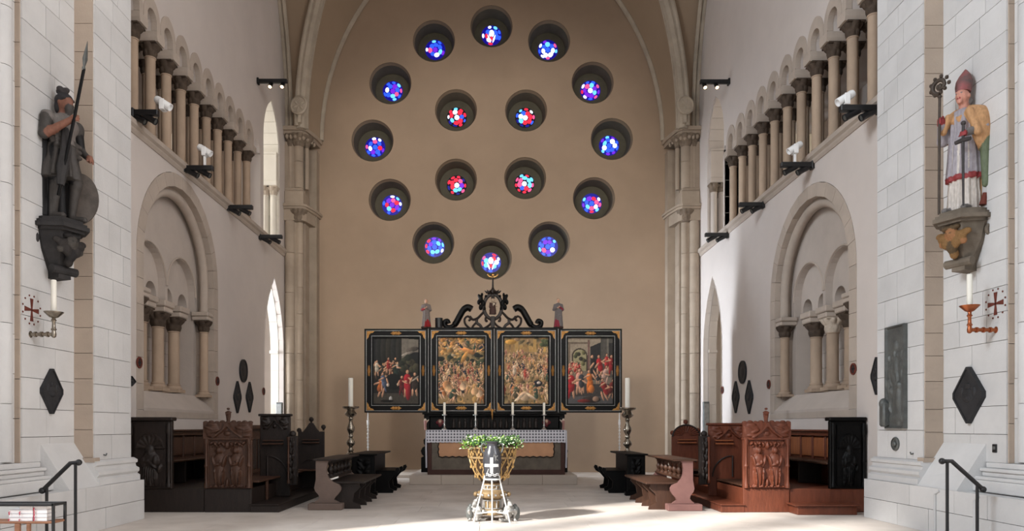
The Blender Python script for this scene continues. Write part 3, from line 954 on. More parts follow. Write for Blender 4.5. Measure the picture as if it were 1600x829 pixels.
# =================================================================== CORNER COLUMNS
for s in (-1, 1):
    lab = ('clustered corner column with two tiers of capitals left of the end wall' if s < 0 else 'clustered corner column with two tiers of capitals right of the end wall')
    t = thing('corner_column', lab, 'column', (s*6.6, 25.6, 0))
    m = M['corner_stone']
    e = 0.004
    c = MB()
    c.box(s*6.42, s*(W-e), 25.25, D-e, 0, 11.3)
    c.box(s*6.15, s*6.42, 25.80, D-e, 0, 11.3)
    c.box(s*6.62, s*(W-e), 25.0, 25.25, 0, 11.3)
    c.build('core', m, t)
    rnd = random.Random(3)
    def drums(x, y, r, z0, z1, name='shaft_drum', seg=16):
        z = z0
        while z < z1-0.01:
            h = min(rnd.choice((0.9, 1.15, 1.35)), z1-z)
            if z1-z-h < 0.3: h = z1-z
            MB().lathe([(r-0.018, z+0.001), (r, z+0.016), (r, z+h-0.016), (r-0.018, z+h-0.001)], seg, (s*x, y, 0)).build(name, m, t, smooth=True)
            z += h
    drums(6.87, 25.02, 0.17, 0.5, 8.60)
    drums(6.57, 25.10, 0.125, 0.5, 8.60)
    stones(t, m, (s*6.42, 25.27, 0), (0, 1, 0), (-s, 0, 0), 0.52, 0.4, 8.6, (0.8, 1.0, 0.6), (0.6, 0.7), 91, depth=0.02)
    stones(t, m, (s*6.15, 25.82, 0), (s, 0, 0), (0, -1, 0), 0.26, 0.4, 8.6, (0.8, 1.0, 0.6), (0.6, 0.7), 92, depth=0.02)
    MB().bbox(s*6.1, s*(W-e), 24.78, D-e, 0, 0.42, 0.03).bbox(s*6.13, s*(W-e), 24.82, D-e, 0.42, 0.5, 0.03).build('plinth', m, t)
    def abacus(z0, z1, g, name='abacus'):
        pl = [(W-e, 24.80-g), (6.42, 24.80-g), (6.28-g*.5, 24.98-g), (6.10-g, 25.72), (6.05-g, D-e), (W-e, D-e)]
        MB().plate([(s*a, b) for a, b in pl], [], z0, z1, 'xy').build(name, m, t)
    abacus(8.60, 8.98, -0.10, 'capital_block')
    abacus(8.98, 9.06, -0.03)
    abacus(9.06, 9.14, 0.02)
    p, md = leafcap(0.14, 0.24, 8.56, 8.96, 8)
    MB().lathe(p, 32, (s*6.57, 25.02, 0), md).build('capital', M['darkened_cap'], t, smooth=True)
    MB().bbox(s*6.40, s*(W-e), 24.92, 25.8, 9.14, 9.62, 0.03).bbox(s*6.44, s*(W-e), 24.96, 25.8, 9.62, 9.72, 0.03).build('base_block', m, t)
    for x, y, r in ((6.87, 25.06, 0.08), (6.60, 25.10, 0.165), (6.35, 25.22, 0.075)):
        drums(x, y, r, 9.72, 11.15)
        p, md = leafcap(r, r+0.13, 11.13, 11.52, 8)
        MB().lathe(p, 32, (s*x, y, 0), md).build('capital', M['darkened_cap'], t, smooth=True)
    cr = MB()
    for x, y, z in ((6.93, 24.87, 11.42), (6.80, 24.86, 11.40), (6.66, 24.86, 11.42), (6.52, 24.90, 11.38), (6.40, 24.96, 11.40), (6.29, 25.10, 11.40), (6.22, 25.34, 11.40), (6.19, 25.58, 11.40)):
        cr.ball((s*x, y, z), (0.06, 0.06, 0.08), 8, 6)
    cr.build('crockets', M['corner_stone'], t, smooth=True)
    abacus(11.50, 11.62, -0.06)
    abacus(11.62, 11.75, 0.01)
    # little roundel leaning on the springing of the ribs
    ro = MB().lathe([(0.0, 0.0), (0.31, 0.0), (0.31, 0.06), (0.27, 0.085), (0.25, 0.06), (0.0, 0.06)], 28, caps=False)
    for k in range(6):
        a = 2*pi*k/6+.3
        i0 = ro.mark()
        ro.ball((0.13*cos(a), 0.13*sin(a), 0.06), (0.10, 0.05, 0.03), 8, 5)
        ro.xf(Matrix.Translation((0.13*cos(a), 0.13*sin(a), 0)) @ Matrix.Rotation(a, 4, 'Z') @ Matrix.Translation((-0.13*cos(a), -0.13*sin(a), 0)), i0)
    ro.xf(Matrix.Translation((s*6.43, 24.55, 12.32)) @ Matrix.Rotation(s*radians(12), 4, 'Z') @ Matrix.Rotation(pi/2, 4, 'X'))
    r = thing('roundel', 'carved stone disc above the capital of the %s corner column' % ('left' if s < 0 else 'right'), 'carving', (s*6.43, 24.55, 12.32))
    ro.build('disc', M['rib_stone'], r, smooth=True)
    MB().box(s*6.38, s*6.48, 24.53, 24.98, 11.76, 12.2).build('bracket', M['rib_stone'], r)
# =================================================================== ALTAR
DA = 20.44
def candle(parent, x, y, z0, z1, r, name='candle'):
    c = MB().lathe([(r, z0), (r, z1-0.01), (r*0.8, z1)], 14, (x, y, 0)).build(name, M['wax'], parent, smooth=True)
    MB().tube([(x, y, z1-0.005), (x, y, z1+0.02)], 0.004, 5).build('wick', M['wick'], c)
    return c

t = thing('altar_step', 'broad pale stone step under the altar', 'step', (0.05, 22.5, 0))
xs = [-2.30, -1.42, -0.52, 0.45, 1.4, 2.36]
for a, b in zip(xs[:-1], xs[1:]):
    MB().bbox(a+.002, b-.002, DA, DA+0.75, 0, 0.265, 0.012).build('stone', M['step_stone'], t)
for a, b in zip([-2.30, -0.9, 0.6], [-0.9, 0.6, 2.36]):
    MB().bbox(a+.002, b-.002, DA+0.754, 23.6, 0, 0.262, 0.01).build('stone', M['step_stone'], t)
MB().bbox(-3.9, -2.31, 23.2, D-0.01, 0, 0.10, 0.01).build('lit_floor_slab', M['step_stone'], t)  # slab added in place of a sunlit strip of floor

# ---- altar table
YT = 20.75
ZT = 0.265
t = thing('altar_table', 'altar table with reddish brown frame and scalloped tan front panel', 'altar', (0.1, 21.2, ZT))
x0, x1 = -1.80, 2.03
MB().bbox(x0, x1, YT, 21.75, ZT, 1.50, 0.01).build('body', M['mid_wood'], t)
fr = MB()
fr.bbox(x0-.02, x1+.02, YT-.03, YT, ZT, ZT+.14, 0.008).bbox(x0-.02, x0+.10, YT-.03, YT, ZT+.14, 1.5, 0.008).bbox(x1-.10, x1+.02, YT-.03, YT, ZT+.14, 1.5, 0.008)
fr.build('frame', mat('altar_frame_brown', (74, 48, 42), 0.6, 0.15, 4, 0.15, 20), t, label='dark reddish brown frame')
MB().box(x0+.10, x1-.10, YT-.012, YT, ZT+.14, 1.5).build('border', mat('grey_marble_border', (104, 96, 86), 0.6, 0.22, 5), t, label='mottled grey border')
n = 34
pts = [(-1.50, 1.5)]
for i in range(9):
    z = 1.45 - i*0.078
    pts.append((-1.50 - 0.025*abs(sin(i*pi/2)), z))
for i in range(n+1):
    pts.append((-1.50 + 3.23*i/n, 0.78 - (0.028 if i % 2 else 0)))
for i in range(9):
    pts.append((1.73 + 0.025*abs(sin(i*pi/2)), 0.83 + i*0.078))
pts.append((1.73, 1.5))
MB().plate(pts, [], YT-.03, YT-.008, 'xz').build('front_panel', mat('tan_leather', (196, 150, 116), 0.7, 0.10, 3, 0.05, 30), t, label='tan panel with a scalloped lower edge')
edge = [(a, YT-.026, b) for a, b in pts[1:-1]]
MB().tube(edge, 0.018, 6).build('scalloped_edging', M['dark_wood'], t)
# ---- linen
lm = mat('lace_linen', (196, 196, 206), 0.9, 0.04, 10)
nt = lm.node_tree
def lace_material():
    m = bpy.data.materials.new('lace')
    m.use_nodes = True
    N, L = m.node_tree.nodes, m.node_tree.links
    geo = N.new('ShaderNodeNewGeometry')
    br = N.new('ShaderNodeTexBrick')
    br.offset = 0.0
    br.inputs['Color1'].default_value = lin((112, 112, 122))
    br.inputs['Color2'].default_value = lin((96, 96, 108))
    br.inputs['Mortar'].default_value = lin((214, 214, 222))
    br.inputs['Scale'].default_value = 1.0
    br.inputs['Brick Width'].default_value = 0.085
    br.inputs['Row Height'].default_value = 0.085
    br.inputs['Mortar Size'].default_value = 0.018
    sx = N.new('ShaderNodeSeparateXYZ'); cb = N.new('ShaderNodeCombineXYZ')
    L.new(geo.outputs['Position'], sx.inputs[0])
    L.new(sx.outputs['X'], cb.inputs['X']); L.new(sx.outputs['Z'], cb.inputs['Y'])
    L.new(cb.outputs[0], br.inputs['Vector'])
    L.new(br.outputs['Color'], N['Principled BSDF'].inputs['Base Color'])
    N['Principled BSDF'].inputs['Roughness'].default_value = 0.9
    return m
c = thing('altar_cloth', 'white altar cloth with a dark-squared lace border hanging over the front', 'cloth', (0.1, 21.2, 1.5))
MB().bbox(x0-.05, x1+.05, YT-.05, 21.78, 1.502, 1.522, 0.005).build('top_cloth', lm, c)
mb = MB()
nx = 90
for i in range(nx+1):
    x = x0-.05 + (x1-x0+.10)*i/nx
    for k in range(5):
        z = 1.522 - 0.085*k
        y = YT-.052 - 0.008*sin(i*0.9)*k/4 - 0.004*k
        mb.v.append((x, y, z - (0.02*abs(sin(i*pi/3)) if k == 4 else 0)))
for i in range(nx):
    for k in range(4):
        mb.f.append((i*5+k, i*5+k+1, (i+1)*5+k+1, (i+1)*5+k))
mb.build('lace_border', lace_material(), c, recalc=False)
for sx in (-1, 1):
    xx = x0-.05 if sx < 0 else x1+.05
    MB().plate([(YT-.05, 1.522), (YT-.05, 0.48), (21.7, 0.48), (21.7, 1.522)], [], xx-.008, xx+.008, 'yz').build('side_drop', lm, c)
    MB().tube([(xx, YT-.05, 1.5), (xx+.01*sx, YT-.055, 1.1), (xx, YT-.05, 0.46)], 0.025, 6).build('side_hem', lm, c, smooth=True)

# ---- retable: predella, four painted panels, cresting
YR = 21.95
t = thing('altarpiece', 'black winged altarpiece with four painted panels behind the altar', 'altarpiece', (0.1, 22.2, ZT))
zt = 2.04
pl = MB()
pl.bbox(-1.95, 2.08, YR-.06, 22.6, ZT, 1.56, .01)
pl.build('base', M['black_wood'], t)
pr = MB()
pr.bbox(-1.85, 1.98, YR, 22.5, 1.56, 1.93, .01)
pr.bbox(-2.02, 2.15, YR-.14, 22.55, 1.93, 1.98, .012).bbox(-2.07, 2.20, YR-.19, 22.55, 1.98, 2.03, .012)
pr.build('predella', M['black_wood'], t)
for i in range(15):      # small dark figures of the predella frieze
    x = -1.15 + 2.45*i/14
    MB().lathe([(0.05, 0), (0.055, 0.08), (0.04, 0.17), (0.025, 0.2), (0.035, 0.225), (0.03, 0.26), (0.008, 0.285)], 9, (x, YR-.02, 1.585)).build('frieze_figure', M['dark_wood'], t, smooth=True)
for x in (-1.55, 1.62):  # carved heads at the ends
    sd = SDF()
    sd.ell((0, 0, 0), (.08, .06, .09), 0).ell((-.07, 0, -.02), (.06, .05, .06), 1).ell((.07, 0, -.02), (.06, .05, .06), 1).ell((0, -.05, 0.02), (.03, .03, .04), 2).ell((0, 0, -.1), (.05, .05, .06), 1)
    m_ = sd.mesh((-.2, -.12, -.2), (.2, .1, .14), 0.018, [(120, 76, 70), (96, 40, 46), (186, 160, 140)])
    m_.xf(Matrix.Translation((x, YR-.02, 1.76)))
    m_.build('carved_head', M['attr_stone'], t, smooth=True)
for sx, xc in ((-1, -1.93), (1, 2.06)):  # scrolled side brackets
    pr_ = [(0.0, ZT), (0.24, ZT), (0.24, 0.70), (0.16, 0.74), (0.22, 0.80), (0.25, 0.90), (0.20, 1.0), (0.12, 1.04), (0.16, 1.12), (0.17, 1.22), (0.10, 1.30), (0.06, 1.5), (0.10, 1.72), (0.14, 1.84), (0.16, 1.93), (0.0, 1.93)]
    MB().plate([(xc + sx*(a-.06), b) for a, b in pr_], [], YR-.1, 22.4, 'xz').build('side_bracket', M['black_wood'], t)
    sd = SDF().ell((0, 0, .1), (.035, .035, .045), 0).cap((0, 0, .05), (0, 0, -.18), .045, .03, 1).cap((.04*-sx, 0, .03), (-.1*sx, -.02, .10), .02, .016, 0)
    m_ = sd.mesh((-.16, -.1, -.26), (.16, .1, .2), 0.016, [(196, 180, 166), (150, 110, 104)])
    m_.xf(Matrix.Translation((xc + sx*0.05, YR-.14, 1.72)))
    m_.build('angel', M['attr_stone'], t, smooth=True)

# paintings, drawn in code as flat colour on a fine grid
def canvas(nx, ny, base):
    U, V = np.meshgrid((np.arange(nx)+.5)/nx, (np.arange(ny)+.5)/ny, indexing='ij')
    C = np.empty((nx, ny, 3)); C[:] = base
    return U, V, C
ASP = 0.70
def el(U, V, C, cu, cv, ru, rv, col, ro=0.0, a=1.0):
    x, y = (U-cu)*ASP, V-cv
    xr, yr = x*cos(ro)+y*sin(ro), -x*sin(ro)+y*cos(ro)
    k = (xr/ru)**2 + (yr/rv)**2
    w = np.clip((1.15-k)/0.3, 0, 1)*a
    sh = (1.0 - 0.35*np.clip(xr/ru+0.2-0.5*yr/rv, -0.6, 1))[..., None]
    C[:] = C*(1-w[..., None]) + np.array(col)*sh*w[..., None]
def rect(U, V, C, u0, u1, v0, v1, col):
    k = (U > u0) & (U < u1) & (V > v0) & (V < v1)
    C[k] = col
def person(U, V, C, u, v, h, robe, skin=(196, 148, 118), hair=(50, 36, 28), lean=0.0, legs=True, rnd=random):
    a = ASP
    if legs:
        for k in (-1, 1):
            el(U, V, C, u+(k*.075*h+lean*-.2*h)/a*1.0, v+.22*h, .045*h, .22*h, skin if rnd.random() < .6 else robe, lean+.1*k)
    el(U, V, C, u, v+.45*h, .12*h, .2*h, robe, lean)
    el(U, V, C, u+lean*-.25*h/a, v+.68*h, .13*h, .17*h, robe, lean)
    for k in (-1, 1):
        el(U, V, C, u+k*.16*h/a, v+(.62+.1*rnd.uniform(-1, 1))*h, .04*h, .16*h, skin, k*rnd.uniform(.3, 1.4))
    el(U, V, C, u-lean*.4*h/a, v+.93*h, .072*h, .085*h, hair)
    el(U, V, C, u-lean*.4*h/a+.012*h, v+.915*h, .055*h, .068*h, skin)
def crowd(U, V, C, rnd, n, u0, u1, v0, v1, h0, h1, robes):
    it = sorted([(rnd.uniform(v0, v1), rnd.uniform(u0, u1)) for _ in range(n)], reverse=True)
    for v, u in it:
        k = (v-v0)/max(v1-v0, 1e-6)
        person(U, V, C, u, v, h0+(h1-h0)*k, robes[rnd.randrange(len(robes))], rnd.choice([(206, 160, 126), (186, 138, 106), (222, 180, 146)]), rnd.choice([(40, 30, 24), (80, 56, 36), (120, 90, 56)]), rnd.uniform(-.5, .5), True, rnd)
def painting(kind, nx=92, ny=132):
    rnd = random.Random(40+kind)
    if kind == 0:
        U, V, C = canvas(nx, ny, (28, 27, 26))
        C[V > .55] = (23, 23, 24)
        for k in range(6): el(U, V, C, .12+.11*k, .82, .05, .25, (32+4*(k % 3), 31+3*(k % 3), 30))
        poly = (U > .62) & (V > .68+.1*np.sin((U-.62)*5)) & (V < .99-.06*(U-.62))
        C[poly] = (112, 104, 94)
        el(U, V, C, .85, .82, .1, .035, (84, 76, 68), .2); el(U, V, C, .75, .76, .1, .02, (142, 132, 120), .3)
        for k in range(14): el(U, V, C, rnd.uniform(.55, 1), rnd.uniform(.5, .7), .05, .05, rnd.choice([(50, 52, 38), (64, 60, 44), (38, 42, 34)]))
        rect(U, V, C, 0, 1, 0, .17, (62, 57, 50))
        crowd(U, V, C, rnd, 12, .02, .5, .36, .5, .24, .2, [(120, 36, 34), (44, 46, 42), (176, 160, 140), (60, 44, 34), (86, 66, 50)])
        person(U, V, C, .33, .46, .24, (146, 40, 38)); person(U, V, C, .08, .42, .24, (196, 184, 164)); person(U, V, C, .50, .38, .26, (34, 50, 44), lean=.5)
        el(U, V, C, .45, .34, .14, .12, (16, 18, 18)); el(U, V, C, .55, .30, .025, .02, (186, 170, 150))
        person(U, V, C, .15, .10, .34, (170, 92, 44), lean=-.3); person(U, V, C, .24, .18, .30, (84, 96, 120), lean=.2); el(U, V, C, .32, .29, .022, .025, (206, 186, 170))
        person(U, V, C, .74, .10, .42, (160, 34, 44)); person(U, V, C, .62, .13, .3, (96, 30, 32)); person(U, V, C, .90, .12, .36, (54, 44, 38))
        el(U, V, C, .76, .18, .04, .12, (140, 30, 40)); el(U, V, C, .38, .08, .025, .04, (180, 176, 170)); el(U, V, C, .30, .05, .1, .02, (24, 22, 20))
        el(U, V, C, .95, .40, .1, .012, (150, 140, 126), .6)
    elif kind in (1, 2):
        U, V, C = canvas(nx, ny, (150, 122, 84))
        for k in range(160): el(U, V, C, rnd.random(), rnd.random(), rnd.uniform(.02, .07), rnd.uniform(.01, .05), rnd.choice([(176, 138, 86), (132, 112, 76), (160, 128, 96), (104, 92, 66)]), rnd.uniform(0, 3))
        robes = [(176, 112, 68), (196, 150, 96), (84, 74, 56), (46, 42, 44), (150, 66, 54), (206, 170, 124), (66, 82, 66), (170, 110, 96), (40, 48, 62), (214, 186, 150)]
        if kind == 1:
            for k in range(40): el(U, V, C, rnd.uniform(0, 1), rnd.uniform(.5, .74), rnd.uniform(.03, .07), rnd.uniform(.02, .05), rnd.choice([(44, 54, 44), (60, 70, 50), (36, 40, 36), (84, 80, 56)]))
            for k in range(50): el(U, V, C, rnd.uniform(0, 1), rnd.uniform(.74, 1), rnd.uniform(.02, .06), rnd.uniform(.01, .03), rnd.choice([(206, 156, 90), (190, 132, 74), (150, 112, 66), (170, 150, 120)]), rnd.uniform(-.6, .6))
            el(U, V, C, .62, .8, .12, .035, (216, 146, 86), -.4); el(U, V, C, .56, .70, .03, .10, (200, 146, 80), -.5)
            for k in range(7): person(U, V, C, .08+.14*k, .80+.05*sin(k*2.), .16, rnd.choice(robes), rnd=rnd, lean=rnd.uniform(-.9, .9))
            crowd(U, V, C, rnd, 80, 0, 1, .12, .56, .19, .11, robes)
            crowd(U, V, C, rnd, 20, 0, 1, .0, .18, .26, .2, robes)
            for k in range(8): el(U, V, C, rnd.uniform(.05, .95), rnd.uniform(.04, .3), .06, .05, rnd.choice([(214, 170, 126), (196, 140, 96), (224, 186, 150)]), rnd.uniform(0, 3))
        else:
            for k in range(9): rect(U, V, C, .05+.1*k, .13+.1*k, .78, .86+.12*rnd.random(), rnd.choice([(176, 140, 84), (150, 118, 74), (196, 156, 90)]))
            el(U, V, C, .16, .93, .09, .035, (204, 152, 74)); [el(U, V, C, rnd.uniform(.75, .98), rnd.uniform(.86, .98), .04, .03, (76, 82, 54)) for _ in range(7)]
            crowd(U, V, C, rnd, 90, 0, 1, .30, .76, .16, .10, robes)
            for k in range(12): el(U, V, C, rnd.uniform(.1, .95), rnd.uniform(.22, .42), .06, .03, rnd.choice([(176, 144, 100), (156, 124, 84)]))
            person(U, V, C, .48, .34, .22, (176, 74, 62)); person(U, V, C, .24, .38, .24, (206, 184, 160)); el(U, V, C, .76, .31, .07, .05, (30, 30, 38)); el(U, V, C, .78, .32, .03, .02, (214, 200, 190))
            crowd(U, V, C, rnd, 16, 0, 1, .0, .14, .26, .2, robes)
            el(U, V, C, .47, .12, .09, .07, (206, 174, 142)); el(U, V, C, .35, .10, .1, .02, (226, 196, 166), .6); el(U, V, C, .62, .11, .1, .02, (226, 196, 166), -.6)
    else:
        U, V, C = canvas(nx, ny, (112, 102, 90))
        C[V > .5] = (150, 136, 118)
        rect(U, V, C, 0, .5, .9, .93, (110, 96, 82)); rect(U, V, C, .02, .06, .4, .9, (120, 104, 88)); rect(U, V, C, .45, .49, .5, .96, (112, 84, 76))
        k = (((U-.27)*ASP/.12)**2 + np.clip((V-.72)/.12, 0, 9)**2 < 1) & (V > .5); C[k] = (64, 54, 46)
        k = (((U-.27)*ASP/.10)**2 + np.clip((V-.71)/.11, 0, 9)**2 < 1) & (V > .5); C[k] = (150, 142, 108)
        for j in range(10): el(U, V, C, rnd.uniform(.17, .38), rnd.uniform(.58, .78), .03, .03, rnd.choice([(72, 74, 50), (100, 96, 64), (56, 52, 44)]))
        k = (U > .50) & (U < .73) & (V > .36) & (V < .86+.3*(U-.5)); C[k] = (38, 38, 38)
        rect(U, V, C, .73, 1, .4, 1, (78, 74, 68)); rect(U, V, C, .86, .90, .4, 1, (108, 102, 92)); rect(U, V, C, .90, 1, .5, .92, (46, 44, 42))
        rect(U, V, C, 0, 1, 0, .3, (62, 58, 56)); rect(U, V, C, 0, 1, 0, .12, (82, 80, 80))
        red = [(150, 32, 36), (176, 52, 48), (120, 26, 32), (196, 120, 104)]
        crowd(U, V, C, rnd, 16, .0, .26, .40, .52, .16, .14, red)
        person(U, V, C, .62, .38, .36, (40, 34, 34), lean=.4); person(U, V, C, .72, .40, .34, (170, 36, 40), lean=.2); person(U, V, C, .86, .48, .28, (176, 48, 46)); person(U, V, C, .96, .42, .32, (140, 34, 38))
        person(U, V, C, .80, .28, .30, (186, 150, 136), lean=-.3); person(U, V, C, .66, .30, .18, (60, 60, 62))
        person(U, V, C, .09, .08, .42, (166, 34, 40)); person(U, V, C, .26, .14, .40, (206, 150, 130)); person(U, V, C, .31, .16, .34, (58, 60, 66))
        person(U, V, C, .50, .16, .36, (206, 112, 48), lean=.15); el(U, V, C, .52, .23, .05, .06, (206, 118, 54))
        person(U, V, C, .84, .05, .34, (140, 40, 40), lean=.4); person(U, V, C, .94, .08, .30, (110, 44, 40), lean=-.3)
        el(U, V, C, .52, .07, .14, .05, (56, 46, 42)); el(U, V, C, .36, .05, .10, .025, (120, 44, 40)); el(U, V, C, .62, .08, .05, .04, (150, 120, 100))
    return np.clip(C, 6, 250)
ps = M['attr']
PX0 = [-3.80, -1.865, 0.088, 1.985]
PWD = [1.88, 1.90, 1.845, 1.875]
PZ0, PZ1 = 2.035, 4.52
def arabesque(parent, x, y, z, w, h, name='gilt_ornament'):
    mb = MB()
    mb.ball((x, y, z), (w*.5, .02, h*.28), 10, 5)
    mb.ball((x-w*.22, y, z), (w*.18, .026, h*.5), 8, 5).ball((x+w*.22, y, z), (w*.18, .026, h*.5), 8, 5).ball((x, y-.005, z), (w*.12, .03, h*.5), 8, 5)
    mb.build(name, M['gold'], parent, smooth=True)
names = ['dark night scene with red-robed people', 'dense golden crowd below a bright sky', 'dense golden battle crowd', 'red-robed people before an arch and dark building']
for k in range(4):
    xa, xb = PX0[k]+.006, PX0[k]+PWD[k]-.006
    za, zb = PZ0, PZ1
    wing = k in (0, 3)
    y = YR - (0.06 if not wing else 0.0)
    f = MB()
    fw = 0.26
    hole = [(xa+fw, za+fw), (xb-fw, za+fw), (xb-fw, zb-fw), (xa+fw, zb-fw)]
    f.plate([(xa, za), (xb, za), (xb, zb), (xa, zb)], [hole], y-.06, y+.12, 'xz')
    pan = f.build('panel_frame', M['black_wood'], t)
    # raised outer and inner mouldings
    for o_, w_, m_, dz, nm in ((0.0, .045, M['black_wood'], .10, 'outer_moulding'), (.045, .014, M['silver_line'], .085, 'silver_line'), (.205, .014, M['silver_line'], .075, 'silver_line'), (.219, .045, M['black_wood'], .085, 'inner_moulding'), (.25, .012, M['gold'], .07, 'gold_line')):
        r = MB()
        r.plate([(xa+o_, za+o_), (xb-o_, za+o_), (xb-o_, zb-o_), (xa+o_, zb-o_)], [[(xa+o_+w_, za+o_+w_), (xb-o_-w_, za+o_+w_), (xb-o_-w_, zb-o_-w_), (xa+o_+w_, zb-o_-w_)]], y-dz, y-.055, 'xz')
        r.build(nm, m_, pan)
    mid = .13
    xm, zm = (xa+xb)/2, (za+zb)/2
    for (cx_, cz_, sx_, sz_) in ((xa, za, 1, 1), (xb, za, -1, 1), (xa, zb, 1, -1), (xb, zb, -1, -1)):
        g = MB()
        o_ = .07
        g.plate([(cx_+sx_*o_, cz_+sz_*o_), (cx_+sx_*.29, cz_+sz_*o_), (cx_+sx_*.24, cz_+sz_*.115), (cx_+sx_*.17, cz_+sz_*.13), (cx_+sx_*.14, cz_+sz_*.16), (cx_+sx_*.115, cz_+sz_*.25), (cx_+sx_*o_, cz_+sz_*.31)], [], y-.08, y-.055, 'xz')
        g.ball((cx_+sx_*.13, y-.08, cz_+sz_*.13), (.045, .02, .045), 8, 5)
        g.build('gilt_corner', M['gold'], pan)
    arabesque(pan, xm, y-.07, za+mid, .34, .11); arabesque(pan, xm, y-.07, zb-mid, .34, .11)
    arabesque(pan, xa+mid, y-.07, zm, .09, .34); arabesque(pan, xb-mid, y-.07, zm, .09, .34)
    Cc = painting(k)
    nx, ny = Cc.shape[:2]
    mb = MB()
    a0, a1, b0, b1 = xa+fw-.005, xb-fw+.005, za+fw-.005, zb-fw+.005
    for i in range(nx):
        for j in range(ny):
            mb.v.append((a0+(a1-a0)*i/(nx-1), y-.02, b0+(b1-b0)*j/(ny-1)))
    for i in range(nx-1):
        for j in range(ny-1):
            mb.f.append((i*ny+j, (i+1)*ny+j, (i+1)*ny+j+1, i*ny+j+1))
    cc = Cc.reshape(-1, 3)/255.0
    lc = np.where(cc <= .04045, cc/12.92, ((cc+.055)/1.055)**2.4)
    mb.col = np.concatenate([lc, np.ones((len(lc), 1))], 1)
    mb.build('painting', ps, pan, recalc=False, label=names[k])
# dark posts between the panels
for x in (-1.892, 0.06, 1.958):
    MB().bbox(x-.03, x+.03, YR-.13, YR+.1, PZ0, PZ1+.02, .01).build('hinge_post', M['black_wood'], t)
    MB().box(x-.006, x+.006, YR-.136, YR-.128, PZ0, PZ1).build('silver_line', M['silver_line'], t)
# cresting of scrolls
YC = YR+.04
zc = PZ1+.02
cr = MB()
cr.bbox(-1.87, 1.94, YR-.13, YR+.12, PZ1-.01, zc+.02, .01)
cr.build('top_rail', M['black_wood'], t)
xm = 0.02
K = 22.0/F
def q(px, py): return Vector(((px-CX)*K, YC, H+(CY-py)*K))
def mir(v): return Vector((2*xm-v.x, v.y, v.z))
def spline(pts, n=8):
    r = []
    for i in range(len(pts)-1):
        p0, p1, p2, p3 = pts[max(i-1, 0)], pts[i], pts[i+1], pts[min(i+2, len(pts)-1)]
        for k in range(n):
            u = k/n
            r.append(0.5*((2*p1) + (p2-p0)*u + (2*p0-5*p1+4*p2-p3)*u*u + (3*p1-p0-3*p2+p3)*u**3))
    return r + [pts[-1]]
big = spline([q(803, 483), q(809, 480), q(816, 484), q(822, 494), q(829, 506), q(837, 511), q(844, 509), q(845.5, 503), q(841, 501), q(839, 505)])
c1 = spline([q(806, 494), q(801, 499), q(794, 497), q(788, 491), q(784, 487)])
c2 = spline([q(795, 498), q(795, 504), q(790, 508), q(787, 513)])
c3 = spline([q(796, 504), q(800, 508), q(803, 513)])
c4 = spline([q(806, 513), q(813, 506), q(814, 498), q(809, 494), q(805, 498), q(808, 501)])
c5 = spline([q(784, 513), q(776, 508), q(772, 502), q(776, 496), q(781, 496), q(781, 501), q(778, 501)])
for f in (lambda v: v, mir):
    MB().tube([f(v) for v in big], [.10]*16+[.095]*18+[.07]*(len(big)-34), 10, flat=1.2).build('scroll', M['black_wood'], t, smooth=True)
    for c_, r_ in ((c1, .038), (c2, .034), (c3, .034), (c4, .034), (c5, .034)):
        MB().tube([f(v) for v in c_], r_, 8, flat=1.3).build('tracery', M['dark_wood'], t, smooth=True)
    # leafy ears beside the oval
    sd = SDF()
    for (a, b, r) in ((789, 466, .09), (785, 474, .10), (789, 480, .08), (792, 472, .07), (787, 460, .05), (792, 462, .05), (781, 463, .05), (783, 482, .06)):
        v = q(a, b); sd.ell((v.x, 0, v.z), (r*.75, .07, r*1.1), 0, .02)
    mm_ = sd.mesh((.15, -.12, H+(CY-490)*K), (.56, .12, H+(CY-452)*K), .018)
    mm_.v = [tuple(f(Vector((a, YC+b, c)))) for a, b, c in mm_.v]
    mm_.build('leaf_ear', M['black_wood'], t, smooth=True)
ov = [Vector((xm + .27*cos(2*pi*i/28), YC, H+(CY-479)*K + .37*sin(2*pi*i/28))) for i in range(28)]
MB().tube(ov, .042, 8, closed=True, flat=1.3).build('oval_ring', M['dark_wood'], t, smooth=True)
MB().bbox(xm-.06, xm+.06, YC-.06, YC+.06, zc, H+(CY-494)*K, .01).build('oval_post', M['dark_wood'], t)
sd = SDF()
zc0 = H+(CY-491)*K
sd.robe([(zc0, .10), (zc0+.2, .085), (zc0+.33, .07)], 1, .7, 6, .1, 0).ell((0, -.02, zc0+.42), (.05, .05, .06), 1).cap((-.07, 0, zc0+.33), (-.09, -.06, zc0+.2), .03, .025, 0).cap((.07, 0, zc0+.33), (.04, -.08, zc0+.25), .03, .025, 0).ell((.03, -.07, zc0+.28), (.03, .03, .05), 2)
for k in range(10):
    a = 2*pi*k/10
    sd.cap((.09*cos(a), .03, zc0+.24+.12*sin(a)), (.17*cos(a), .03, zc0+.24+.28*sin(a)), .012, .006, 3, .01)
m_ = sd.mesh((-.22, -.12, zc0-.03), (.22, .1, zc0+.56), .016, [(70, 50, 46), (170, 150, 130), (190, 176, 156), (50, 36, 26)])
m_.xf(Matrix.Translation((xm, YC, 0)))
m_.build('oval_figure', M['attr_stone'], t, smooth=True)
zk = H+(CY-457)*K
MB().lathe([(.05, -.18), (.06, -.05), (.16, .02), (.10, .06), (.05, .10), (.03, .16), (.02, .5), (.015, .58)], 14, (xm, YC, zk)).build('top_spike', M['dark_wood'], t, smooth=True)
lf = MB()
for k in range(8):
    a = 2*pi*k/8
    lf.tube([(xm+.10*cos(a), YC+.08*sin(a), zk), (xm+.19*cos(a), YC+.14*sin(a), zk+.01), (xm+.25*cos(a), YC+.18*sin(a), zk+.06)], [.04, .035, .008], 6)
lf.build('top_leaves', M['dark_wood'], t, smooth=True)
zt_ = H+(CY-428)*K
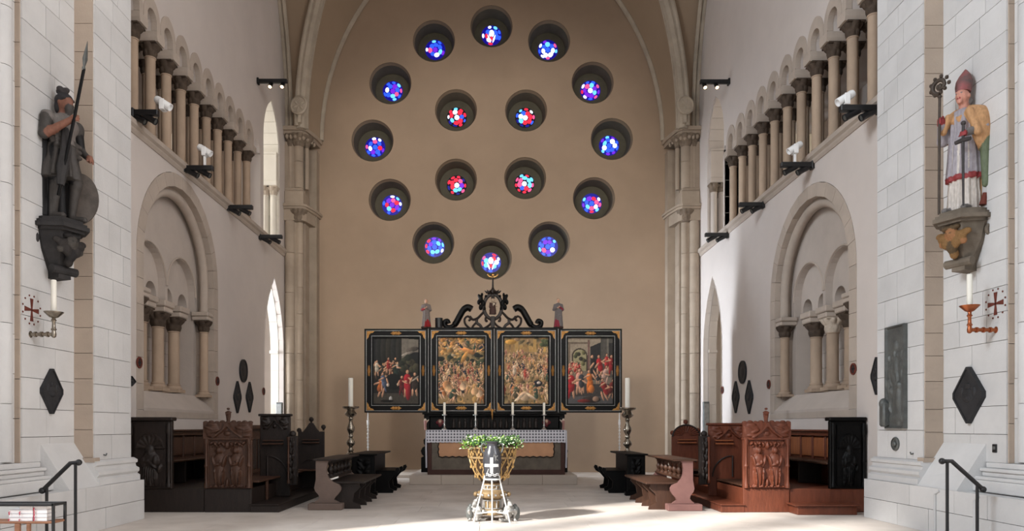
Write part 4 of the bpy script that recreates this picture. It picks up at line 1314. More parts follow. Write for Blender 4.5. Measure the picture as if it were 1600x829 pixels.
x_ = MB().tube([(xm, YC, zk+.5), (xm, YC, zt_+.06)], .014, 6)
x_.tube([(xm-.14, YC, zt_-.02), (xm-.11, YC, zt_-.07), (xm, YC, zt_-.1), (xm+.11, YC, zt_-.07), (xm+.14, YC, zt_-.02)], .018, 6).ball((xm, YC, zt_-.03), (.05, .04, .05), 8, 6).ball((xm-.14, YC, zt_-.01), .03, 8, 6).ball((xm+.14, YC, zt_-.01), .03, 8, 6)
x_.build('top_cross', M['brass'], t, smooth=True)
for x in (-3.71, 3.80):
    rd = MB()
    z_lo = 0.9 if x < 0 else 0.9
    rd.tube([(x, YR+.03, 0.0), (x, YR+.03, PZ0)], .018, 6)
    for i in range(9): rd.ball((x, YR+.03, 1.0+.1*i), (.03, .03, .035), 8, 5)
    rd.ball((x, YR+.03, 1.72), (.035, .035, .10), 8, 6)
    rd.build('support_rod', M['white_paint'], t, smooth=True)

# ---- two small statues standing on the altarpiece, and a box lamp
def statuette(label, x, y, z, h, cols, mantle):
    o = thing('statuette', label, 'statuette', (x, y, z))
    k = h/1.0
    sd = SDF()
    sd.robe([(0.0, .15), (.1, .155), (.5, .125), (.62, .13), (.78, .13), (.83, .06)], 1, .75, 7, .10, 0, .03)
    sd.robe([(0.0, .16), (.16, .13), (.30, .06)], .75, .7, 5, .15, 2, .02, x0=.05 if mantle > 0 else -.05, y0=-.04)
    sd.ell((0, -.015, .91), (.055, .062, .075), 1, .015).cap((0, 0, .80), (0, -.01, .88), .04, .035, 1, .015)
    sd.ell((0, .025, .925), (.062, .06, .075), 3, .01)
    sd.ell((0, -.075, .905), (.014, .02, .018), 1, .01)
    for e in (-1, 1):
        sd.cap((e*.12, 0, .76), (e*.16, -.02, .60), .045, .04, 0).cap((e*.16, -.02, .60), (e*.03, -.13, .66+.02*e), .038, .025, 0 if e*mantle > 0 else 2)
        sd.ell((e*.025, -.14, .67+.02*e), (.028, .02, .03), 1, .01)
    sd.box((0, 0, -.02), (.17, .13, .03), .01, 4)
    m_ = sd.mesh((-.24, -.2, -.06), (.24, .19, 1.03), .0155, cols)
    m_.v = [(a*k, b*k, c*k+.045*k) for a, b, c in m_.v]
    m_.xf(Matrix.Translation((x, y, z)))
    m_.build('figure', M['attr_stone'], o, smooth=True, angle=60)
statuette('small painted statue with a red lower robe on the altarpiece, left', (666-CX)*K, YR, PZ1+.025, .84, [(112, 102, 98), (190, 150, 126), (130, 26, 30), (70, 56, 50), (60, 44, 38)], 1)
statuette('small painted statue with a pink bodice on the altarpiece, right', (872-CX)*K, YR, PZ1+.025, .86, [(104, 98, 98), (190, 150, 126), (126, 44, 58), (50, 34, 28), (60, 44, 38)], -1)
o = thing('lamp_box', 'black box lamp on top of the altarpiece beside the left scroll', 'lamp', ((686-CX)*K, YR, PZ1+.025))
b = MB().lathe([(.11, 0.02), (.11, .29), (.115, .29), (.115, .31), (.10, .31)], 14, ((686-CX)*K, YR, PZ1+.02))
b.build('housing', M['black_metal'], o, smooth=True)
MB().box((686-CX)*K-.06, (686-CX)*K+.06, YR-.06, YR+.06, PZ1+.02, PZ1+.05).build('foot', M['black_metal'], o)
MB().ball(((680-CX)*K-.02, YR-.07, PZ1+.28), .02, 8, 5).build('knob', M['silver'], o, smooth=True)

# ---- candlesticks and crucifix on the altar
for i, (px, w_) in enumerate(((694.5, 'leftmost'), (743, 'second from the left'), (801, 'third from the left'), (850, 'rightmost'))):
    y = 21.3
    x = (px-CX)*y/F
    o = thing('altar_candlestick', 'slim silver altar candlestick with white candle, %s of four' % w_, 'candlestick', (x, y, 1.524), 'candlesticks on the altar')
    MB().lathe([(.075, 0), (.075, .02), (.03, .06), (.016, .09), (.03, .12), (.018, .15), (.018, .24), (.03, .27), (.018, .30), (.02, .40), (.075, .43), (.075, .445), (.02, .45)], 14, (x, y, 1.524)).build('stick', M['silver'], o, smooth=True)
    candle(o, x, y, 1.97, 2.31+(.0 if i % 2 else .01), .036)
o = thing('altar_crucifix', 'tiny gilt crucifix at the middle of the predella cornice', 'crucifix', (0.0, 21.62, 1.9))
x, y, z = 0.0, 21.62, 2.03
MB().box(x-.012, x+.012, y, y+.02, z-.25, z+.2).box(x-.11, x+.11, y, y+.02, z+.06, z+.085).build('cross', M['dark_wood'], o)
c = SDF().cap((0, 0, .04), (0, 0, -.06), .028, .022).cap((0, 0, -.06), (.005, 0, -.2), .02, .012).cap((0, 0, .04), (.1, .01, .1), .014, .01).cap((0, 0, .04), (-.1, .01, .1), .014, .01).ell((0, -.01, .085), (.022, .022, .028)).mesh((-.14, -.06, -.24), (.14, .06, .14), .01)
c.xf(Matrix.Translation((x, y-.015, z)))
c.build('figure', M['gold'], o, smooth=True)
MB().tube([(x, 21.80, 2.0), (x, y+.02, 1.97), (x, y+.01, 1.85)], .01, 6).build('hook', M['gold'], o)

# ---- tall brass floor candlesticks
for s_, px, yy_, pz, ct in (('left', 548, 19.0, 634, 590), ('right', 980.5, 18.9, 636, 590)):
    x = (px-CX)*yy_/F
    zp = H+(CY-pz)*yy_/F
    zt_ = H+(CY-ct)*yy_/F
    lean = (0, 0)
    o = thing('floor_candlestick', 'tall baluster-turned silver-brass floor candlestick with thick white candle, %s of the altar' % s_, 'candlestick', (x, yy_, 0), 'tall candlesticks beside the altar')
    pf = [(.30, 0), (.30, .05), (.22, .10), (.10, .18), (.07, .26), (.12, .32), (.07, .38), (.05, .46), (.06, .5), (.055, .58), (.06, .64), (.15, .74), (.165, .82), (.13, .93), (.06, .99), (.085, 1.03), (.05, 1.08), (.05, 1.13), (.105, 1.19), (.115, 1.24), (.07, 1.32), (.045, 1.36), (.07, 1.40), (.05, 1.46), (.08, 1.52), (.105, 1.58), (.10, 1.64), (.055, 1.74), (.04, 1.82), (.065, 1.86), (.05, 1.90), (.13, 1.95), (.16, 2.0), (.11, 2.06), (.09, 2.10), (.20, 2.14), (.215, 2.16), (.215, 2.19), (.05, 2.2)]
    k = zp/2.2
    st = MB().lathe([(r, z*k) for r, z in pf], 22, (x, yy_, 0)).build('stick', M['old_brass'], o, smooth=True, angle=50)
    candle(o, x, yy_, zp-.01, zt_, .062)
# =================================================================== CHOIR STALLS
def dirt(*a): return Vector(a)
def carved_saints(U, V):
    L = []
    for cu in (.27, .73):
        L += [(cu, .80, .085, .075, .050, 0), (cu, .81, .15, .095, .014, 0), (cu, .58, .17, .16, .050, 0), (cu, .30, .15, .28, .042, 0),
              (cu-.14, .56, .05, .14, .055, .35), (cu+.14, .56, .05, .14, .055, -.35), (cu-.02, .50, .13, .04, .066, .2), (cu+.05, .55, .05, .06, .07, 0),
              (cu-.09, .24, .025, .24, .058, .1), (cu+.02, .24, .022, .24, .056, 0), (cu+.11, .22, .022, .22, .056, -.1), (cu-.1, .03, .06, .03, .05, 0), (cu+.08, .03, .06, .03, .05, 0)]
    for k in range(9):
        L += [(.06+.11*k, .955-.02*(k % 2), .06, .035, .045, .5*(-1)**k), (.10+.1*k, .90, .03, .03, .03, 0)]
    L += [(.5, .90, .07, .07, .055, 0), (.5, .10, .05, .10, .04, 0)]
    for k in range(12): L.append((.04+.084*k, .015, .03, .02, .04, 0))
    return 1.5*bumps(U, V, L)
def carved_shell_saint(U, V):
    L = [(.5, .60, .14, .09, .055, 0), (.5, .56, .08, .09, .06, 0), (.5, .44, .24, .14, .055, 0), (.5, .20, .23, .22, .045, 0), (.32, .40, .10, .10, .065, .5), (.68, .42, .10, .10, .065, -.5),
         (.42, .41, .16, .035, .075, .15), (.62, .34, .14, .035, .07, -.4), (.80, .29, .09, .06, .05, .5)]
    for k in range(6): L.append((.32+.07*k, .17, .018, .20, .062, .06*(k-2.5)))
    Hh = bumps(U, V, L)
    x, y = (U-.5), (V-.62)*1.9
    r = np.sqrt(x*x+y*y); th = np.arctan2(y, x)
    shell = np.where((r < .44) & (y > -.02), .018+.022*np.abs(np.cos(th*7.5))*np.clip(r/.44, 0, 1), 0)
    shell = np.where((r >= .40) & (r < .46) & (y > -.02), .035, shell)
    return 1.25*np.maximum(Hh, shell)
def carved_scrolls(U, V):
    L = []
    for cu in (.18, .82):
        L += [(cu, .5, .15, .42, .03, 0), (cu-.05, .6, .06, .18, .05, .6), (cu+.06, .4, .07, .18, .05, -.5), (cu, .85, .10, .12, .04, 0), (cu+.02, .15, .12, .12, .045, .3)]
    Hh = bumps(U, V, L)
    og = np.abs(np.abs(U-.5) - .30*(1-V)**1.6)
    Hh = np.maximum(Hh, np.where((og < .035) & (V < .98), .05, 0))
    Hh = np.maximum(Hh, bumps(U, V, [(.5, .28, .07, .16, .04, 0)]))
    return Hh
def carved_foliage(U, V):
    L = []
    for k in range(7):
        v = .08+.14*k
        L += [(.5+.16*(-1)**k, v, .22, .07, .035, .6*(-1)**k), (.5-.2*(-1)**k, v+.06, .12, .04, .045, -.5*(-1)**k)]
    return bumps(U, V, L)

def finial(parent, x, y, z, h, m):
    """small robed figure on a pedestal"""
    sd = SDF()
    sd.robe([(0, .05), (.06, .06), (.08, .045), (.30, .06), (.42, .07), (.55, .055), (.6, .03)], 1, .85, 6, .12, 0, .02).ell((0, -.01, .69), (.042, .046, .06)).cap((-.06, 0, .52), (-.03, -.08, .42), .028, .022).cap((.06, 0, .52), (.02, -.08, .44), .028, .022)
    m_ = sd.mesh((-.13, -.13, -.02), (.13, .1, .78), .016)
    k = h/.75
    m_.v = [(x+a*k*1.8, y+b*k*1.8, z+c*k) for a, b, c in m_.v]
    return m_.build('finial_figure', m, parent, smooth=True, angle=70)

ST = {
 -1: dict(d0=13.85, p1=(6.03, 6.84), e1=(4.53, 5.41), w1=M['dark_wood'], we=M['mid_wood'], wb=M['mid_wood'], wr=M['mid_wood'], wq=M['dark_wood'], wseat=M['mid_wood'], q=(4.23, 4.86), qz=1.88, qd=15.4, sh=(4.00, 4.62), seat=4.42, zfin=1.97, nx=(4.05, 4.24)),
  1: dict(d0=13.85, p1=(6.36, 7.03), e1=(4.73, 5.59), w1=M['black_wood'], we=M['red_wood'], wb=M['orange_wood'], wr=M['red_wood'], wq=M['red_wood'], wseat=M['mid_wood'], q=(4.56, 5.40), qz=1.69, qd=15.5, sh=(4.28, 4.94), seat=4.72, zfin=1.97, nx=(4.33, 4.54)),
}
for s, q in ST.items():
    sd_ = 'left' if s < 0 else 'right'
    d0 = q['d0']
    X = lambda v: s*v
    xl = lambda a, b: (min(s*a, s*b), max(s*a, s*b))
    # ---- back row along the wall
    t = thing('back_stall_row', ('near-black carved oak stall row along the left choir wall, with a tall slab end' if s < 0 else 'stall row along the right choir wall with orange back panels and black shell-carved end'), 'choir stall', (X(6.6), d0, 0), 'carved choir stalls')
    a, b = q['p1']
    w0, w1 = xl(a, b)
    e = MB()
    e.bbox(w0, w1, d0, d0+.10, .44, 1.72, .012)
    ep = e.build('end_panel', q['w1'], t, label='near-black end panel')
    MB().bbox(w0-.035, w1+(.0 if s > 0 else .03), d0-.06, d0+.16, 1.72, 1.79, .015).build('cornice', q['w1'], ep)
    relief('relief', q['w1'], ep, (w0+.12, d0+.005, .50), (1, 0, 0), (0, 0, 1), (0, -1, 0), (w1-w0)-.22, 1.13, 46, 70, carved_shell_saint, depth=.03)
    for xx in (w0+.045, w1-.045):
        MB().lathe([(.045, 0), (.045, .05), (.028, .08), (.028, .45), (.04, .48), (.028, .52), (.03, .95), (.045, 1.0), (.045, 1.05), (.035, 1.2)], 12, (xx, d0-.03, .48)).build('colonnette', q['w1'], ep, smooth=True)
    MB().bbox(X(q['e1'][1]+.012), X(b), d0+.01, 19.2, .0, .44, .012).build('platform', q['wr'] if s > 0 else M['dark_wood'], t)
    bx0, bx1 = xl(6.90, 6.99)
    y, n = d0+.12, 0
    ytop = 1.55
    MB().bbox(bx0, bx1, d0+.1, 19.1, .44, ytop-.12, .01).build('back_board', q['wr'], t)
    while y < 18.9:
        MB().bbox(X(6.895), X(6.86), y+.06, y+.54, .98, ytop-.16, .012).build('back_panel', q['wb'], t)
        MB().tube([(X(6.87), y, .90), (X(6.87), y, ytop-.1)], .03, 8).build('stile', q['wr'], t, smooth=True)
        y += .6
    c = MB()
    for (za, zb, o) in ((ytop-.13, ytop-.09, .14), (ytop-.09, ytop-.04, .10), (ytop-.04, ytop, .16)):
        c.bbox(X(6.99), X(6.90-o+.04), d0+.1, 19.1, za, zb, .008)
    c.build('top_rail', q['wr'], t)
    MB().bbox(X(6.35), X(6.90), d0+.12, 19.0, .89, .935, .01).build('seat', q['wseat'], t)
    for yy_ in (15.4, 17.0, 18.6):
        MB().bbox(X(6.42), X(6.89), yy_, yy_+.06, .44, .89, .01).build('divider', M['dark_wood'], t)
    # ---- front row
    t = thing('front_stall_row', ('dark carved oak front stall row on the left with two saints on its end panel' if s < 0 else 'reddish carved oak front stall row on the right with two saints on its end panel'), 'choir stall', (X(5.0), d0, 0), 'carved choir stalls')
    a, b = xl(*q['e1'])
    ep = MB().bbox(a, b, d0, d0+.09, .44, 1.40, .012).build('end_panel', q['we'], t)
    relief('saints_relief', q['we'], ep, (a+.10, d0+.005, .47), (1, 0, 0), (0, 0, 1), (0, -1, 0), b-a-.20, .87, 74, 76, carved_saints, depth=.02)
    for xx in (a+.04, b-.04):
        MB().lathe([(.042, 0), (.042, .06), (.03, .1), (.026, .38), (.042, .41), (.028, .45), (.026, .80), (.042, .84), (.042, .92)], 12, (xx, d0-.025, .46)).build('colonnette', q['we'], ep, smooth=True)
    MB().bbox(a+.07, a+.095, d0-.03, d0, .46, 1.36, .006).bbox(b-.095, b-.07, d0-.03, d0, .46, 1.36, .006).bbox(a-.01, b+.01, d0-.05, d0+.1, 1.36, 1.41, .01).build('inner_frame', q['we'], ep)
    relief('crest_relief', q['we'], ep, (a-.02, d0+.02, 1.405), (1, 0, 0), (0, 0, 1), (0, -1, 0), b-a+.04, .285, 70, 30, carved_scrolls, depth=.05)
    cb = MB()
    for k in range(9):
        xx = a+.02+(b-a-.04)*k/8
        cb.ball((xx, d0, 1.69+.012*(k % 2)), (.055, .035, .03), 8, 5)
    cb.build('cresting', q['we'], ep, smooth=True)
    finial(ep, (a+b)/2, d0+.02, 1.68, .29, q['we'])
    # bottom panel and platform under the end panel
    MB().bbox(a-.005, b+.005, d0-.01, 18.0, 0, .45, .012).build('plinth', q['wr'] if s > 0 else M['dark_wood'], t)
    i0, i1 = xl(q['seat']-.42, q['e1'][0]+.02)
    MB().bbox(i0, i1, d0-.02, 18.6, 0, .13, .01).bbox(i0-.02, i1, d0-.05, 18.6, .13, .155, .008).build('foot_platform', q['wr'] if s > 0 else M['dark_wood'], t)
    if s > 0:
        MB().bbox(5.57, 6.66, 13.42, d0-.02, 0, .16, .01).bbox(5.52, 6.70, 13.37, d0-.02, .16, .19, .008).build('front_step', q['wr'], t)
    # back of the front row and seat
    xb = q['e1'][1]-.06
    MB().bbox(X(xb), X(xb+.07), d0+.1, 18.0, .44, 1.55, .01).build('back_board', q['wr'], t)
    for k in range(6):
        yk = d0+.2+.68*k
        MB().bbox(X(xb-.02), X(xb), yk, yk+.56, .66, 1.34, .012).build('back_panel', q['wb'] if (s > 0 or k == 1) else M['dark_wood'], t)
    MB().bbox(X(xb-.1), X(xb+.09), d0+.1, 18.0, 1.55, 1.65, .02).build('top_rail', q['wr'], t)
    MB().bbox(X(q['seat']), X(xb), d0+.11, q['qd'], .55 if s < 0 else .48, .585 if s < 0 else .515, .01).bbox(X(q['seat']), X(xb), q['qd']+.1, 17.4, .55 if s < 0 else .48, .585 if s < 0 else .515, .01).build('seat', q['wseat'], t)
    for yy_ in (14.65, 16.3):
        MB().bbox(X(q['seat']+.05), X(q['seat']+.10), yy_, yy_+.08, .15, .55 if s < 0 else .48, .01).build('seat_leg', q['we'], t)
    # inner stall divider with book rest and quarter-round arm
    a, b = xl(*q['q'])
    qd = q['qd']
    dp = MB().bbox(a, b, qd, qd+.08, .155, q['qz']-.05, .012).build('divider_panel', q['wq'], t)
    MB().bbox(a-.03, b+.03, qd-.03, qd+.11, q['qz']-.05, q['qz'], .012).build('cornice', q['wq'], dp)
    relief('crest_relief', q['wq'], dp, (a+.02, qd+.01, q['qz']-.33), (1, 0, 0), (0, 0, 1), (0, -1, 0), b-a-.04, .27, 50, 24, carved_scrolls, depth=.015)
    MB().bbox(a+.12*(1 if s > 0 else .6), a+.50, qd-.10, qd+.01, 1.24, 1.27, .006).bbox(a+.12*(1 if s > 0 else .6), a+.50, qd-.06, qd+.01, 1.31, 1.335, .006).build('book_rest', M['orange_wood'] if s > 0 else M['mid_wood'], dp)
    arc = [((a+.50 if s > 0 else a+.16) - (s)*.42*cos(u*pi/2/8), .56+.44*sin(u*pi/2/8)) for u in range(9)]
    MB().tube([(u, qd-.012, v) for u, v in arc] + [((a+.50 if s > 0 else a+.16), qd-.012, .56)], .016, 6).build('arm_moulding', M['dark_wood'], dp)
    # narrow carved post in front of it
    a, b = xl(*q['nx'])
    po = MB().bbox(a, b, qd-.16, qd-.02, .40, 1.42, .012).build('carved_post', M['dark_wood'], t)
    relief('foliage_relief', M['dark_wood'], po, (a+.02, qd-.155, .44), (1, 0, 0), (0, 0, 1), (0, -1, 0), b-a-.04, .94, 14, 60, carved_foliage, depth=.012)
    MB().ball(((a+b)/2, qd-.09, 1.46), (.07, .06, .07), 10, 7).build('scroll_top', M['dark_wood'], po, smooth=True)
    MB().lathe([(.035, 0), (.035, .05), (.022, .08), (.022, .4), (.034, .43), (.022, .47), (.022, .86), (.035, .9), (.035, .96)], 10, ((b if s > 0 else a)-s*.03, qd-.19, .44)).build('colonnette', q['wr'], po, smooth=True)
    # third panel with rounded (right) or peaked (left) top
    a, b = xl(*q['sh'])
    yd = 17.5
    if s > 0:
        pts = [(a, .155), (b, .155), (b, 1.38)] + [((a+b)/2+(b-a)/2*.92*cos(pi*u/14), 1.38+.27*sin(pi*u/14)) for u in range(15)] + [(a, 1.38)]
    else:
        pts = [(a, .155), (b, .155), (b, 1.50), (b-.10, 1.50)] + [((a+b)/2+.20-.04*u, 1.48+.05*u+.0*u) for u in range(3)] + [((a+b)/2+.04, 1.70), ((a+b)/2-.04, 1.70)] + [((a+b)/2-.12-.04*u, 1.58-.05*u) for u in range(3)] + [(a+.08, 1.50), (a, 1.50)]
    sp = MB().plate(pts, [], yd, yd+.08, 'xz').build('end_panel', q['wq'], t)
    if s > 0:
        fl = MB()
        for u in range(1, 14):
            an = pi*u/14
            fl.tube([((a+b)/2+.10*cos(an), yd-.01, 1.40+.08*sin(an)), ((a+b)/2+.30*cos(an), yd-.015, 1.39+.24*sin(an))], [.012, .022], 6)
        fl.build('shell_fluting', q['wq'], sp, smooth=True)
        MB().tube([((a+b)/2+.32*cos(pi*u/14), yd-.01, 1.38+.27*sin(pi*u/14)) for u in range(15)], .022, 7).build('arch_moulding', M['dark_wood'], sp, smooth=True)
    MB().bbox(a+.12, b-.10, yd-.09, yd+.01, 1.22, 1.245, .006).bbox(a+.12, b-.10, yd-.06, yd+.01, 1.29, 1.31, .006).build('book_rest', M['orange_wood'] if s > 0 else M['mid_wood'], sp)
    for xx, zz in (((a+b)/2, 1.70 if s > 0 else 1.76), (b-.02 if s < 0 else a+.02, 1.44 if s > 0 else 1.58), (b-.04 if s > 0 else a+.02, 1.50)):
        MB().lathe([(.03, -.06), (.02, -.03), (.055, .0), (.06, .04), (.035, .075), (.0, .085)], 12, (xx, yd+.04, zz), caps=False).build('knob_finial', q['wq'], sp, smooth=True)
    MB().tube([((a+b)/2-.2, yd-.012, .74), ((a+b)/2-.1, yd-.012, .82), ((a+b)/2+.1, yd-.012, .84), ((a+b)/2+.24, yd-.012, .78)], .014, 6).build('arm_moulding', M['dark_wood'], sp)
    MB().bbox(a-.05, b+.3, yd-.42, yd, .58, .61, .008).build('seat', q['wseat'], sp)

# ---- low benches with balustrade backs in front of the stalls
def vase_profile(xc, w, flip):
    raw = [(.0, .13), (.03, .155), (.12, .185), (.19, .23), (.17, .28), (.04, .36), (.0, .42), (.03, .50), (.06, .58), (.06, .95), (.57, .95), (.50, .91), (.46, .80), (.47, .70), (.54, .61), (.66, .55), (.93, .49), (1.0, .43), (.99, .37), (.90, .30), (.78, .24), (.74, .195), (.86, .16), (.93, .13)]
    r = [(xc + (a-.5)*w*flip, b) for a, b in raw]
    return r if flip > 0 else list(reversed(r))
BN = {-1: dict(y0=14.3, y1=16.6, xb=3.20, w=.52, m=M['dark_wood'], me=M['grey_wood'], foot=M['grey_wood']), 1: dict(y0=14.15, y1=16.4, xb=3.66, w=.46, m=M['mid_wood'], me=M['pink_wood'], foot=M['pink_wood'])}
for s, q in BN.items():
    sd_ = 'left' if s < 0 else 'right'
    xb = q['xb']; y0, y1 = q['y0'], q['y1']
    X = lambda v: s*v
    t = thing('bench', ('dark bench with balustrade back and greyish-mauve vase-shaped end, before the left stalls' if s < 0 else 'brown bench with balustrade back and dusty pink vase-shaped end, before the right stalls'), 'bench', (X(xb), y0, 0))
    for y in (y0, y1-.08):
        ep = MB().plate(vase_profile(X(xb), q['w'], -s), [], y, y+.08, 'xz').build('end_panel', q['me'], t)
        MB().bbox(X(xb-.30), X(xb+.36), y-.10, y+.22, 0, .125, .012).build('foot', q['foot'], ep)
    MB().bbox(X(xb-.20), X(xb+.28), y0-.05, y1+.02, .95, .985, .01).build('top_board', q['m'] if s < 0 else M['mid_wood'], t)
    MB().bbox(X(xb-.06), X(xb+.06), y0+.08, y1-.1, .60, .64, .008).bbox(X(xb-.05), X(xb+.05), y0+.08, y1-.1, .90, .95, .008).build('rail', q['m'], t)
    n = 6
    for k in range(n):
        y = y0+.25+(y1-y0-.5)*k/(n-1)
        MB().lathe([(.055, 0), (.055, .03), (.03, .05), (.055, .10), (.06, .13), (.03, .19), (.045, .24), (.055, .26)], 10, (X(xb), y, .64)).build('baluster', q['m'], t, smooth=True)
    MB().bbox(X(xb-.70), X(xb+.02), y0+.02, y1+.05, .50, .545, .012).build('seat', q['m'], t)
    for k in range(4):
        y = y0+.15+(y1-y0-.3)*k/3
        pf = [(xb-.62, 0.0), (xb+.1, 0.0), (xb+.1, .50), (xb-.58, .50), (xb-.60, .42), (xb-.48, .30), (xb-.46, .14), (xb-.60, .08)]
        MB().plate([(X(a), b) for a, b in pf], [], y, y+.06, 'xz').build('bracket', q['m'], t)
BB = {-1: dict(y0=17.2, y1=19.4, x0=2.72, x1=3.30), 1: dict(y0=17.2, y1=19.3, x0=3.14, x1=3.60)}
for s, q in BB.items():
    X = lambda v: s*v
    sd_ = 'left' if s < 0 else 'right'
    y0, y1 = q['y0'], q['y1']
    t = thing('black_bench', 'black bench with closed carved back standing behind the %s balustrade bench' % sd_, 'bench', (X(q['x1']), y0, 0))
    a, b = min(X(q['x0']), X(q['x1'])), max(X(q['x0']), X(q['x1']))
    pf = [(a, .10), (b, .10), (b, .94), (a, .94)]
    ep = MB().bbox(a+.02, b-.02, y0, y0+.08, .10, .94, .012).build('end_panel', M['black_wood'], t)
    relief('foliage_relief', M['black_wood'], ep, (a+.07, y0+.005, .16), (1, 0, 0), (0, 0, 1), (0, -1, 0), b-a-.14, .70, 26, 44, carved_foliage, depth=.012)
    MB().bbox(a-.03, b+.03, y0-.04, y0+.14, 0, .10, .012).build('foot', M['black_wood'], ep)
    MB().bbox(a-.04, b+.04, y0-.05, y1+.05, .94, .98, .01).build('top_board', M['black_wood'], t)
    MB().bbox(X(q['x0']+.10), X(q['x0']+.16), y0+.06, y1, .10, .94, .01).build('back_board', M['black_wood'], t)
    xi = q['x0']
    MB().bbox(X(xi-.36), X(xi+.12), y0+.7, y1+.06, .50, .545, .012).build('seat', M['black_wood'], t)
    pf = [(xi-.30, 0.0), (xi+.16, 0.0), (xi+.16, .52), (xi-.36, .52), (xi-.38, .60), (xi-.44, .62), (xi-.47, .56), (xi-.42, .47), (xi-.30, .40), (xi-.20, .28), (xi-.22, .12), (xi-.32, .08)]
    for y in (y0+.7, (y0+y1)/2+.3, y1):
        MB().plate([(X(u), v) for u, v in pf], [], y, y+.07, 'xz').build('scroll_end', M['black_wood'], t)
# =================================================================== FONT, JUG ON TRIPOD
FY = 12.75
t = thing('baptismal_font', 'bronze baptismal font with gilt latticed bowl, ringed stem and silvery crouching figures', 'font', (0.0, FY, 0))
m_lat = mat('weathered_bronze', (150, 126, 92), 0.5, 0.35, 14, 0.4, 30, metal=0.35)
m_sil = mat('silvery_lead', (168, 166, 162), 0.5, 0.3, 12, 0.4, 30, metal=0.25)
MB().lathe([(.14, .62), (.18, .65), (.255, .74), (.325, .86), (.375, 1.0), (.402, 1.12), (.41, 1.26), (.43, 1.28), (.43, 1.30), (.40, 1.30), (.38, 1.2), (.30, .95)], 36, (0, FY, 0), caps=False).build('bowl', mat('shaded_bronze', (66, 50, 36), 0.5, 0.35, 14, 0.4, 30, metal=0.35), t, smooth=True)  # bowl darkened, recess shadow behind the lattice is in its colour
lt = MB()
def bowlr(z): return float(np.interp(z, [.65, .74, .86, 1.0, 1.12, 1.26], [.18, .255, .325, .375, .402, .41]))
for k in range(14):
    a0 = 2*pi*k/14
    for sg in (-1, 1):
        lt.tube([(1.01*bowlr(z)*cos(a0+sg*(z-.7)*1.1), FY+1.01*bowlr(z)*sin(a0+sg*(z-.7)*1.1), z) for z in np.linspace(.69, 1.24, 8)], .011, 5)
    a = a0+.2
    for z in (.80, .97, 1.14):
        r = bowlr(z)
        for dz, da in ((0, 0), (.05, .09), (-.05, -.09), (.04, -.1)):
            lt.ball((r*cos(a+da), FY+r*sin(a+da), z+dz), (.022, .022, .03), 6, 4)
lt.build('lattice', mat('gilt_lattice', (186, 152, 100), 0.4, 0.35, 14, 0.2, 30, metal=0.4), t, smooth=True)
for z in (1.08, 1.25):
    MB().tube([(1.02*bowlr(z)*cos(2*pi*i/30), FY+1.02*bowlr(z)*sin(2*pi*i/30), z) for i in range(30)], .02, 6, closed=True).build('band', m_lat, t, smooth=True)
MB().lathe([(.18, .14), (.18, .18), (.145, .20), (.145, .36), (.17, .37), (.17, .385), (.24, .40), (.26, .44), (.25, .49), (.17, .52), (.14, .53), (.14, .60), (.155, .61), (.16, .66)], 24, (0, FY, 0)).build('stem', m_lat, t, smooth=True)
for z0, z1, r, n in ((.205, .345, .148, 12), (.535, .60, .143, 12)):
    ar = MB()
    for k in range(n):
        a = 2*pi*k/n
        ar.tube([(1.05*r*cos(a), FY+1.05*r*sin(a), z0), (1.05*r*cos(a), FY+1.05*r*sin(a), z1)], .012, 6)
    ar.tube([(1.05*r*cos(2*pi*i/24), FY+1.05*r*sin(2*pi*i/24), z1) for i in range(24)], .012, 5, closed=True)
    ar.tube([(1.05*r*cos(2*pi*i/24), FY+1.05*r*sin(2*pi*i/24), z0) for i in range(24)], .012, 5, closed=True)
    ar.build('little_arcade', m_sil, t, smooth=True)
st_ = MB()
for k in range(14):
    a = 2*pi*k/14
    st_.ball((.262*cos(a), FY+.262*sin(a), .445), .024, 8, 6)
st_.build('bosses', M['silver'], t, smooth=True)
for a in (0.15, pi-.15):
    MB().ball((.285*cos(a), FY-.02, .445), (.045, .05, .045), 10, 7).build('knob', m_lat, t, smooth=True)
MB().lathe([(.0, .10), (.24, .10), (.24, .15), (.18, .16), (.0, .16)], 8, (0, FY, 0)).build('base_plate', m_lat, t)
# crouching figures that carry the font
def crouch(x, y, rot, flip):
    sd = SDF()
    sd.ell((0, .05, .13), (.075, .10, .10)).ell((0, -.02, .21), (.062, .06, .08)).ell((.0, -.05, .31), (.045, .05, .055)).ell((0, -.10, .30), (.02, .03, .02))
    for e in (-1, 1):
        sd.cap((e*.06, .04, .12), (e*.09, -.09, .17), .045, .035).cap((e*.09, -.09, .17), (e*.08, -.08, .03), .035, .022).cap((e*.08, -.08, .02), (e*.085, -.15, .015), .022, .016)
        sd.cap((e*.07, -.02, .25), (e*.12, -.05, .17), .028, .024).cap((e*.12, -.05, .17), (e*.07, -.13, .20), .022, .018)
    sd.cap((.02, -.12, .20), (.05*flip, -.15, .20), .03, .03)
    sd.cap((0, .0, .35), (0, .02, .40), .025, .015)
    m_ = sd.mesh((-.2, -.2, -.02), (.2, .2, .43), .0135)
    m_.v = [(a, b, max(c, 0.0)) for a, b, c in m_.v]
    m_.xf(Matrix.Translation((x, y, 0)) @ Matrix.Rotation(rot, 4, 'Z') @ Matrix.Scale(0.92, 4))
    m_.build('crouching_figure', m_sil, t, smooth=True, angle=70)
    d = MB().lathe([(0, -.015), (.10, -.015), (.115, 0), (.10, .015), (.06, .022), (0, .03)], 20, caps=False)
    d.xf(Matrix.Translation((x + (.14 if x > 0 else -.12), y-.02, .135)) @ Matrix.Rotation((.5 if x > 0 else -.3), 4, 'Z') @ Matrix.Rotation(pi/2, 4, 'X') @ Matrix.Diagonal((.55, 1.05, 1, 1)))
    d.build('shell', M['grey_bronze'], t, smooth=True)
